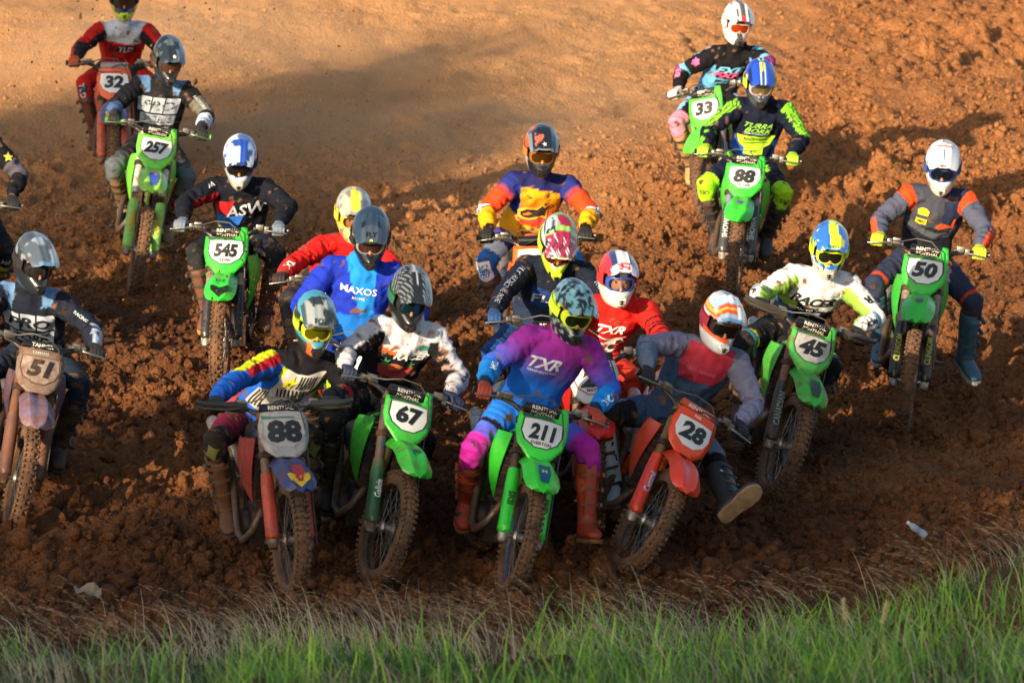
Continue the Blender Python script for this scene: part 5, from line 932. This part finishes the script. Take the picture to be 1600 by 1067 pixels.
  label='rider in navy and lime jersey with blue yellow striped helmet and lime gloves', blabel='green bike with number 88 plate and plain green fender',
  paint=[("all", '10182c'), ("uarm&(up>.35)&(np.abs(np.sin(nx*9))>.45)", '7cd02c'), ("farm&(n1>.09)", '6ec42c'), ("torso&(w<-.2)&(np.abs(u)>.10)&(w>-.34)", '1f5ac0'), ("pants", '121a30'), ("thigh&(t<.6)&(n1>.1)", '7cd02c'), ("knee", 'a2d82a'), ("shin&(t>.32)", '16244c'), ("shin&(t>.5)", '2050b4')],
  decals=[([(-.15, -.175), (.15, -.175), (.125, -.235), (.075, -.265), (.075, -.31), (-.075, -.31), (-.075, -.265), (-.125, -.235)], 'T', 'a4d42c'), ('RACEWEAR', 'T', '1a2a14', dict(h=.02, c=(0, -.195), bold=.02, layer=1, sx=1.3)), ('PREMIUM PERFORMANCE', 'T', 'a8c8d8', dict(h=.012, c=(0, -.155), bold=.02)), ('TURRA', 'T', '8cc84a', dict(h=.035, c=(0, -.09), shear=.5, sx=1.5)), ('BORK', 'T', '8cc84a', dict(h=.036, c=(.01, -.13), shear=.4, sx=1.6)), (BOX(-.1, .1, -.225, -.22), 'T', '1a2a14', dict(layer=1)), ('JETT', 'T', '1a2a14', dict(h=.022, c=(0, -.285), layer=1)), ('OES', 'Lk', '1a2a14', dict(h=.035, at=.06, rot=-90)), ('OES', 'Rk', '1a2a14', dict(h=.035, at=.06, rot=-90))],
  shell=[("all", '1d42b8'), ("np.abs(np.abs(y)-.018)<.007", 'd2dc2e'), ("(z<-.05)", '3a3e44'), ("(np.abs(a)>.9)&(z<.05)", '16204a'), ("(np.abs(a)>1.1)&(np.abs(a)<1.3)&(z<.07)&(z>-.02)", 'c8dc2c')], visor=[("all", '1f48c0'), ("np.abs(np.abs(y)-.017)<.0075", 'd6dc30'), ("np.abs(y)>.094", '14204c')], gog='b0a898', strapc='c4d42c', lens='8a7c68', glove='9ccc2a', boot='2a2c30',
  bike=green(main='34bc34', guard='3a3e40', gtext=('SHOWA', 'c0c4c4'), pname='KRUGER', ring='34bc34', tube='6a7c9a', nshear=.15, fst=(('f_dot', '6a3aa8'),), pmud=.06, head='2a9a34')),
 dict(num='33', c=(1118, 362), dive=.03, h=-3, roll=-2, steer=-24, eL=(1, .3, .4), hd=(1152, 40), hy=10, hp=16, hr=6, sh=(1148, 84), st=1, mud=.2, SW=.175,
  label='rider in black jersey with pink and light blue FXR print and white helmet', blabel='green bike with number 33 plate, front wheel turned aside',
  paint=[("all", '16151a'), ("uarm&(t<.3)&(nf<.3)", '5aa8d8'), ("uarm&(t>.75)&(t<.95)", '6ab4dc'), ("uarm&(t>.93)", '8a3a7a'), ("torso&(np.abs(u)>.15)&(w<-.1)", '5aa0d0'), ("pants", '1a181e'), ("knee", 'd888a8'), ("thigh&(t<.75)&(nx>.2)", '7ab0d8')],
  decals=[('FXR', 'T', '6ab8e0', dict(h=.055, c=(0, -.085), bold=.04, shear=.25, sx=1.8)), ('FXR', 'T', 'e05a90', dict(h=.05, c=(-.01, -.125), bold=.04, shear=.25, sx=1.9, layer=1)), ([(-.13, -.165), (.14, -.165), (.13, -.215), (-.13, -.215)], 'T', '62acd8'), ('MOTO', 'T', '14141a', dict(h=.03, c=(0, -.19), bold=.03, shear=.2, sx=1.5, layer=1)), ('FXR', 'Rf', 'e07aa8', dict(h=.05, at=.5, bold=.04)), ('FXR', 'Lf', 'e05aa0', dict(h=.05, at=.4, bold=.04)), (STAR(0, 0, .04, 0, 6, .7), 'Ru', 'd85a98', dict(at=.5))],
  shell=[("all", 'e0dedc'), ("np.abs(y)<.028", '4a4a50'), ("(z<.03)&(z>-.05)&(np.abs(a)>1.0)&(np.abs(a)<1.5)", 'c86a9a'), ("(np.abs(np.abs(y)-.075)<.008)&(z>.03)", '5a5a60'), ("(z<-.09)&(np.abs(y)<.04)", '3a3430')], visor=[("all", 'e2e0de'), ("np.abs(y)<.026", '55555c'), ("(np.abs(np.abs(y)-.055)<.008)&(x>.1)", '4a4a50'), ("(np.abs(y)<.018)&(x>.17)", 'c8304a')], gog='d8d4d0', lens='c8481c', glove='c8b8bc', boot='b08c54', vent='4a443e',
  bike=green(main='58cc3c', guard='2a3434', gtext=('SHOWA', 'a8b8b8'), ring='14201a', pbg='d4d4d4', tube='3a4a5c', pmud=.05, nshear=.1)),
 dict(num='257', sy=1.35, c=(208, 459), dive=-.10, h=4, roll=9, steer=3, hd=(263, 96), hy=16, hp=24, hr=5, sh=(253, 134), st=6, mud=.28, SW=.175,
  label='rider in black jersey lettered PRO TORK with dark helmet, on the bike numbered 257', blabel='pale green bike with number 257 plate high on the left',
  fR=(192, 314, .95), kR=(-.25, -1, .6),
  paint=[("all", '1b1d22'), ("torso&(w>-.03)&(abs(u)>.09)", '5c84b0'), ("farm&(t>.3)", 'b8c4d8'), ("farm&Rt", '4a6490'), ("farm&(t>.85)", '24262c'), ("uarm&L&(t>.4)&(nf>0)", '6a6a66'), ("torso&(w<-.24)&(np.sin(w*140)>.6)", '30343a'), ("pants", '1c1e22'), ("thigh&(t>.6)&(nf>.1)", '3c4248'), ("knee", '5c646c'), ("shin&(t>.35)", '1c1c1e')],
  decals=PROTORK + [('FACTORY', 'Lu', 'd4d4d0', dict(h=.024, at=.7))], shell=[("all", '1d2328'), ("(z>.02)&(n1>.12)", '4c5862'), ("(np.abs(a)>1)&(z<-.02)&(z>-.05)", '8a8a80')], visor=[("all", '222a31'), ("n1>.13", '4e5c68'), ("n3>.2", '6a767e')], vtext=[(STAR(0, 0, .016, 0, 8, .8), 'd8dce0', 0, .19)], gog='3a3430', lens='6a4a40', glove='22261f', boot='8a7252', bmud=.6, sole='9a8664', vent='3a3834',
  bike=green(main='6fd03c', guard='8ccc5a', gtext=('XTREME', 'd8a83c'), ring='2a6a2a', tube='d8d8d4', nshear=.25, fst=(('f_mid', '3a58b0'), ('f_dot', 'd86aa8')), gmud=.3, fend='8ac64a', pmud=.05, grip='5ac83c')),
 dict(num='32', c=(178, 309), dive=.07, h=2, roll=0, steer=2, hd=(194, 4), hy=5, hp=10, hr=0, sh=(193, 46), st=1, mud=.4, SW=.185,
  label='rider in red jersey with pale grey yoke and dark helmet with lime chin', blabel='orange bike with number 32 plate at the top left of the slope',
  paint=[("all", 'b01c18'), ("torso&(w>-.065)", 'b0bcd4'), ("uarm&(nf>.1)&(up<.35)", '1a1a22'), ("farm", '20202a'), ("farm&(nx>.45)", 'b03038'), ("pants", '222222'), ("thigh&(t>.55)", 'b41e16'), ("knee", 'b01e18'), ("shin&(t>.4)", '3a2420')],
  decals=[([(-.03, -.08), (.13, -.08), (.11, -.15), (-.06, -.15)], 'T', '1c2040'), ('TLD', 'T', 'c8d0e4', dict(h=.05, c=(.035, -.115), bold=.02, shear=.2, layer=1)), ([(-.10, -.08), (-.085, -.08), (-.105, -.14), (-.12, -.14)], 'T', '241c2c'), ([(-.065, -.08), (-.05, -.08), (-.07, -.14), (-.085, -.14)], 'T', '241c2c'), ([(-.04, -.04), (.03, -.04), (.02, .05), (-.05, .05)], 'Rk', '1c2038', dict(at=.1)), ('TLD', 'Rk', 'c8d0e4', dict(h=.05, at=.1, layer=1))],
  shell=[("all", '1e2a44'), ("(z>.02)", '1d4a80'), ("(n1>.13)&(z>.0)", '3a9a5a'), ("z<-.085", 'b8d42c'), ("(z<-.04)&(np.abs(a)>.8)&(np.abs(a)<1.25)", 'b0cc2c')], visor=[("all", '1f5a98'), ("n1>.08", '2e9a5a'), ("x>.2", '1a3a70')], gog='22262c', lens='4a3a34', glove='b8501c', boot='5a3028', vent='b8d42c',
  bike=dict(main='d85a24', guard='b8543a', gmud=.45, tube='a85a3c', pbg='d8dae0', ring='d85a24', pcol='d85a24', head='22264c', fend='3a4a8c', fst=(('f_tip2', 'd8b03c'), ('f_mid', 'c83a4a')), shroud='c8482c', frame='c86030', rf='c8482c', pad='8a8c90', padtext=0, pshape='sq', nshear=.1)),
 dict(num='', c=(-62, 560), h=6, roll=2, steer=0, hd=(-58, 175), hy=8, hp=20, sh=(-48, 222), st=6, mud=.3, SW=.18,
  label='rider cut off by the left edge, only one black and grey sleeve and knee showing', blabel='orange bike cut off by the left edge of the picture',
  paint=[("all", '15171d'), ("uarm&(t>.5)", '54505c'), ("torso&(np.abs(u)>.14)", '6a7a1c'), ("pants", '191b20'), ("knee", '23252a')], decals=[(STAR(0, 0, .04, 0, 5, .5), 'Lu', 'c8b43c', dict(at=.5, out=.5)), ('FH', 'Lk', 'c8ccd0', dict(h=.04, at=.1, rot=-90))],
  shell=[("all", '2a2c30')], gog='202226', glove='1a1c20', boot='9a9c2c', bike=dict(main='e0601c', guard='c85a24', pbg='d8dae0', ring='22262c', barc='c8402c')),
]
for s in RIDERS:
    if not s['num'] and 'hunched' not in s['label']: s['bike']['padtext'] = 0
    build_rider(s)
# ------------------------------------------------------------------ foreground grass
def blades(n, xr, yr, hmin, hmax, wid, lean, c0, c1, keep=None, seg=4, bendk=1.0, name='grass'):
    x = rng.uniform(*xr, n); y = rng.uniform(*yr, n)
    if keep is not None: k = keep(x, y); x, y = x[k], y[k]; n = len(x)
    z = smooth_z(x, y) + rough_z(x, y) - .01; h = rng.uniform(hmin, hmax, n) * (.75 + .6 * np.clip(fbm(x * 1.6, y * 1.6, 5, 2) + .3, 0, 1)); az = rng.normal(lean[0], lean[1], n); bend = rng.uniform(.15, 1.0, n) * bendk
    w = wid * rng.uniform(.6, 1.3, n); fa = rng.uniform(0, math.pi, n); px = np.cos(fa); pyv = np.sin(fa) * .5; VV = np.zeros((n, 2 * seg + 1, 3)); col = np.zeros((n, 2 * seg + 1, 3)); mixk = rng.uniform(0, 1, n)[:, None]
    base = np.array(lin(c0)) * (1 - mixk) + np.array(lin(c1)) * mixk
    for i in range(seg + 1):
        t = i / seg; dx = np.sin(az) * bend * h * t ** 1.8 * .75; dy = np.cos(az) * bend * h * t ** 1.8 * .4; dz = h * (t - .32 * bend * t ** 2.4); ww = w * (1 - t) ** .7
        P = np.c_[x + dx, y + dy, z + dz]
        if i < seg: VV[:, 2 * i] = P - np.c_[px * ww, pyv * ww, 0 * ww]; VV[:, 2 * i + 1] = P + np.c_[px * ww, pyv * ww, 0 * ww]
        else: VV[:, 2 * seg] = P
    col[:] = base[:, None, :]
    F = []
    for i in range(seg - 1): F += [(2 * i, 2 * i + 1, 2 * i + 3), (2 * i, 2 * i + 3, 2 * i + 2)]
    F.append((2 * seg - 2, 2 * seg - 1, 2 * seg)); F = np.array(F); FF = (F[None] + (np.arange(n) * (2 * seg + 1))[:, None, None]).reshape(-1, 3)
    return VV.reshape(-1, 3), FF, col.reshape(-1, 3)
LEAF = mat('5a8a2a', .6, attr=True, name='grass_blade'); LEAF.node_tree.nodes['Principled BSDF'].inputs['Subsurface Weight'].default_value = 0
def join(*ms):
    o = 0; a, b_, c_ = [], [], []
    for v, f, c in ms: a.append(v); b_.append(f + o); c_.append(c); o += len(v)
    return np.concatenate(a), np.concatenate(b_), np.concatenate(c_)
den2 = lambda x, y: rng.uniform(0, 1, len(x)) < np.clip(.55 + 1.2 * fbm(x * .9 + 4, y * .9, 22, 2), 0.02, 1)
den3 = lambda x, y: rng.uniform(0, 1, len(x)) < np.clip(.30 + .10 * x + 3.2 * fbm(x * 1.9, y * 1.5, 112, 2) - np.clip((y - 22.7) * (.55 - .06 * x), 0, 2), 0.0, 1)
den = lambda x, y: rng.uniform(0, 1, len(x)) < np.clip(.78 + .06 * x + 2.4 * fbm(x * 1.5, y * 1.2, 12, 3) - np.clip((y - 22.7) * (.62 - .06 * x), 0, 2), 0.0, 1)
v, f, c = join(blades(24000, (-3.2, 3.2), (19.6, 25.0), .06, .18, .0038, (.0, 1.8), '1c4016', '3f6c26', den, bendk=1.5), blades(9000, (-3.2, 3.2), (20.0, 24.8), .14, .32, .0052, (.3, 1.6), '2f6a18', '68962e', den3, bendk=1.5), blades(2600, (-3.2, 3.2), (20.2, 24.6), .2, .42, .006, (.2, 1.3), '529420', '98b83e', den3, bendk=1.0), blades(6500, (-3.2, 3.2), (19.6, 25.0), .08, .28, .003, (-.7, 1.2), '857a60', 'b4a98c', den2, bendk=1.5))
tag(ob('grass', fast_mesh('grass', v, f, True, c), [LEAF]), 'green grass growing along the bank in the foreground', 'grass', kind='stuff')
v, f, c = join(blades(2200, (-3.2, 3.2), (20.6, 25.2), .2, .46, .0024, (-1.3, .6), '9c937c', 'c8bfa8', den2, 6, 1.5), blades(500, (-3.2, 3.2), (24.4, 26.2), .12, .36, .002, (-1.2, .9), '84765c', 'a8967a', den2, 6, 1.5))
# feathery seed heads on some of the dry stalks
hv = []; hf = []; hc = []; o = 0
for i in range(650):
    x = rng.uniform(-3, 3); y = rng.uniform(21.4, 25.6); z = float(smooth_z(np.array([x]), np.array([y]))[0]); h = rng.uniform(.24, .44); az = rng.normal(-1.3, .5); b2 = rng.uniform(.5, 1.1)
    for j in range(16):
        t = .55 + .45 * j / 15; P = np.array([x + math.sin(az) * b2 * h * t ** 1.8, y + math.cos(az) * b2 * h * t ** 1.8 * .4, z + h * (t - .4 * b2 * t ** 2.4)]); d = rng.normal(0, 1, 3) * .006 + np.array([math.sin(az) * .02, 0, .006 - .012 * b2]); sdw = np.array([.0011, 0, .0011])
        hv += [P - sdw, P + sdw, P + d]; hf.append((o, o + 1, o + 2)); hc += [lin('a8937c')] * 3; o += 3
v, f, c = join((v, f, c), (np.array(hv), np.array(hf), np.array(hc)))
tag(ob('dry_grass', fast_mesh('dry_grass', v, f, True, c), [LEAF]), 'thin dry brown grass stalks with seed heads along the bank', 'dry grass', kind='stuff')
# pale seed plumes, bottom right
for i, (px, py, hh, lab) in enumerate([(1320, 1035, .25, 'pale tan grass plume near the bottom right, leaning left of its twin'), (1378, 1050, .23, 'pale tan grass plume near the bottom right, the more upright one')]):
    p = at(px, py + 40, 22.3); p.z = gz(p.x, p.y); r = bpy.data.objects.new('grass_plume', None); COL.objects.link(r); r.location = p; tag(r, lab, 'grass plume', 'pale grass plumes')
    b = MB(); b.tube([(0, 0, 0), (.005, 0, hh), (-.01 + .03 * i, 0, hh + .1)], [.003, .0022, .001], 5); ob('stem', b.mesh('stem'), [mat('9a9258', .8)], r)
    vv_ = []; ff_ = []
    for j in range(220): t = rng.uniform(); q = np.array([(-.01 + .03 * i) * t, 0, hh + .10 * t]) + rng.normal(0, .008, 3) * (1 - .5 * t); d = rng.normal(0, .008, 3) + np.array([0, 0, .012]); vv_ += [q, q + np.array([.002, 0, 0]), q + d]; ff_.append((3 * j, 3 * j + 1, 3 * j + 2))
    ob('seed_head', fast_mesh('seed_head', vv_, ff_), [mat('cdbb8c', .8)], r)

# ------------------------------------------------------------------ litter
def place(px, py, dz=0): p, D = ground_at(px, py); x, y = np.array([p.x]), np.array([p.y]); return V((p.x, p.y, float((smooth_z(x, y) + rough_z(x, y))[0]) + dz))
G = [[(-.12 + .04 * i, -.05 + .03 * k, .025 * math.sin(i * 1.3 + k) + .018 * math.cos(k * 2.1 - i) + .02) for k in range(5)] for i in range(7)]
b = MB(); b.sheet(G, .002); o = ob('crumpled_wrapper', b.mesh('wrapper', angle=20), [mat('94826f', .7, dirt=.4, name='paper')]); o.location = place(148, 940, .07); o.rotation_euler = (.35, .1, .3); tag(o, 'crumpled pale wrapper lying on the dirt at lower left', 'litter')
r = bpy.data.objects.new('plastic_bottle', None); COL.objects.link(r); r.matrix_world = Matrix.Translation(place(1432, 852, .10)) @ Matrix.Rotation(R(-52), 4, 'Y') @ Matrix.Rotation(R(20), 4, 'Z') @ Matrix.Scale(.8, 4); tag(r, 'small crushed pale plastic bottle lying in the dirt at right', 'bottle')
b = MB(); b.tube([(0, 0, -.09), (0, 0, -.085), (.004, 0, -.05), (.0, .003, -.02), (-.003, 0, .01), (0, 0, .04), (0, 0, .06), (0, 0, .075)], [.02, .027, .029, .024, .028, .027, .016, .012], 14); ob('body', b.mesh('bottle'), [mat('8f98a8', .2, dirt=.25, name='plastic_film')], r)
b = MB(); b.tube([(0, 0, .075), (0, 0, .092)], [.0135, .013], 12); ob('cap', b.mesh('cap'), [mat('d8dce4', .4)], r)
b = MB(); b.tube([(0, 0, -.03), (0, .001, -.02), (0, 0, .005)], [.0275, .026, .0285], 14, False); ob('wrap_label', b.mesh('wrap_label'), [mat('6a7fa8', .5, dirt=.2)], r)

# ------------------------------------------------------------------ dirt thrown into the air
big = [(305, 128, 33.5, 'left of the shoulder of the 257 rider'), (88, 128, 39, 'left of the handlebar of the orange bike'), (126, 26, 40, 'left of the shoulder of the rider with pale yoke'), (710, 305, 36, 'left of the elbow of the orange and yellow rider'), (898, 40, 42, 'high above the orange and yellow rider'), (320, 268, 33, 'beside the helmet of the 545 rider'), (1535, 442, 30.5, 'under the right glove of the 50 rider'), (1530, 413, 30.6, 'touching the right glove of the 50 rider'), (1036, 432, 30, 'right of the red and white helmet, the higher of two'), (1021, 460, 30, 'right of the red and white helmet, the lower of two'), (842, 208, 38, 'above the visor of the orange and yellow rider'), (288, 12, 42, 'above the helmet of the 257 rider')]
for i, (px, py, D, wh) in enumerate(big):
    v0, f0 = ico[2 + i % 2]; r = rng.uniform(.012, .02); o = ob('dirt_clod', fast_mesh('dirt_clod', v0 * r * np.array([1.3, 1, .9]), f0, True), [CLAY]); o.location = at(px, py, D); o.rotation_euler = rng.uniform(0, 6, 3); tag(o, 'flying dirt clod ' + wh, 'dirt clod', 'dirt clods thrown up by the wheels')
pts = []; rad = []
for i in range(2200):
    k = rng.uniform()
    if k < .2: px, py, D = rng.uniform(0, 560), rng.uniform(0, 420), rng.uniform(34, 40)
    elif k < .34: px, py, D = rng.normal(390, 60), rng.normal(480, 70), rng.uniform(31, 32.5)
    elif k < .5: px, py, D = rng.normal(690, 60), rng.normal(650, 70), rng.uniform(27.5, 29.5)
    elif k < .92: s_ = RIDERS[int(rng.integers(len(RIDERS)))]['c']; _, D = (lambda q: (0, proj(q[0])[2]))(ground_at(*s_)) if i % 8 == 0 or 'D0' not in globals() else (0, D0); D0 = D; LS = s_ if i % 8 == 0 or 'LS' not in globals() else LS; px, py, D = LS[0] + rng.normal(-12, 45), LS[1] - rng.gamma(1.6, 28) - 15, D + rng.uniform(.2, 2.0)
    else: px, py, D = rng.uniform(0, 1600), rng.uniform(0, 700), rng.uniform(30, 40)
    p = at(px, py, D)
    if p.z < gz(p.x, p.y) + .05: continue
    pts.append(p[:]); rad.append(min(.013, .0028 + rng.gamma(1.3, .0019)))
vv, ff = scatter(np.array(pts), np.array(rad)); tag(ob('flying_dirt', fast_mesh('flying_dirt', vv, ff, True), [CLAY]), 'fine specks of dirt sprayed through the air behind the wheels', 'dirt', kind='stuff')

# ------------------------------------------------------------------ trees behind the camera that shade the near half of the track
def tree(x, y, h, cr, nl, label, zc=.68, seed=1):
    g = np.random.default_rng(seed); z0 = gz(x, y); r = bpy.data.objects.new('tree', None); COL.objects.link(r); r.location = (x, y, z0); tag(r, label, 'tree', 'trees beside the track')
    b = MB(); b.tube([(0, 0, -.2), (.05, 0, h * .3), (-.05, .05, h * .6), (0, 0, h * .9)], [.22, .17, .11, .03], 9)
    for k in range(9):
        a = k * 2.4; zz = h * (.35 + .05 * k); b.tube([(0, 0, zz), (cr * .5 * math.cos(a), cr * .5 * math.sin(a), zz + h * .12), (cr * .85 * math.cos(a), cr * .85 * math.sin(a), zz + h * .16)], [.07, .04, .015], 6)
    ob('trunk', b.mesh('trunk'), [mat('4a3a2c', .9, bump=.8, bscale=20)], r)
    cl = g.normal(0, 1, (26, 3)); cl /= np.linalg.norm(cl, axis=1, keepdims=True); cl *= g.uniform(.45, 1, (26, 1)); cl = cl * np.array([cr, cr, h * .30]) + np.array([0, 0, h * zc])
    ii = g.integers(0, 26, nl); P = cl[ii] + g.normal(0, 1, (nl, 3)) * cr * .16; a = g.normal(0, 1, (nl, 3)); a /= np.linalg.norm(a, axis=1, keepdims=True); q = np.cross(a, g.normal(0, 1, (nl, 3))); q /= np.linalg.norm(q, axis=1, keepdims=True); L = .10
    VV = np.stack([P - a * L, P + q * L * .45, P + a * L, P - q * L * .45], 1).reshape(-1, 3); ob('crown', fast_mesh('crown', VV, np.arange(4 * nl).reshape(-1, 4)), [mat('4a6a2a', .7)], r)
for i, (x, y, h, cr, nl, zc) in enumerate([(-20.6, 8.0, 6.6, 2.0, 9000, .62), (-17.0, 8.4, 5.6, 1.7, 8000, .60), (-14.2, 7.6, 5.7, 1.7, 8000, .60), (-11.5, 8.3, 5.9, 1.6, 8000, .58), (-9.1, 7.8, 5.8, 1.5, 8000, .56), (-6.7, 8.2, 5.0, 1.4, 7500, .55), (-16.6, 20.0, 8.6, 2.4, 13000, .80), (-23.6, 8.2, 8.0, 2.1, 9000, .78)]):
    tree(x, y, h, cr, nl, 'leafy tree standing left of the camera, ' + ('farthest left in its row', 'second from the far end of its row', 'third from the far end of its row', 'third from the near end of its row', 'second from the near end of its row', 'nearest to the camera in its row', 'tall and alone beside the track', 'tallest, beyond the far end of the row')[i], zc, 40 + i)


# ------------------------------------------------------------------ dust hanging over the slope behind the bikes
b = MB()
for px, py, D, rx, ry, rz in [(520, 250, 41.0, 1.9, 1.3, .55), (760, 235, 41.6, 1.6, 1.2, .5), (330, 120, 44.5, 2.2, 1.5, .8), (980, 190, 42.5, 1.3, 1.1, .4)]:
    bm = bmesh.new(); bmesh.ops.create_icosphere(bm, subdivisions=3, radius=1); p = at(px, py, D); b.add([(v.co.x * rx + p.x, v.co.y * ry + p.y, v.co.z * rz + p.z) for v in bm.verts], [[v.index for v in f.verts] for f in bm.faces]); bm.free()
dc = ob('dust_cloud', b.mesh('dust_cloud'), []); m = bpy.data.materials.new('dust'); m.use_nodes = True; N = m.node_tree.nodes; N.remove(N['Principled BSDF']); pv = N.new('ShaderNodeVolumePrincipled'); pv.inputs['Color'].default_value = (.9, .72, .52, 1); pv.inputs['Density'].default_value = .06
m.node_tree.links.new(pv.outputs[0], N['Material Output'].inputs['Volume']); dc.data.materials.clear(); dc.data.materials.append(m); tag(dc, 'thin tan dust hanging over the slope behind the riders', 'dust', kind='stuff')
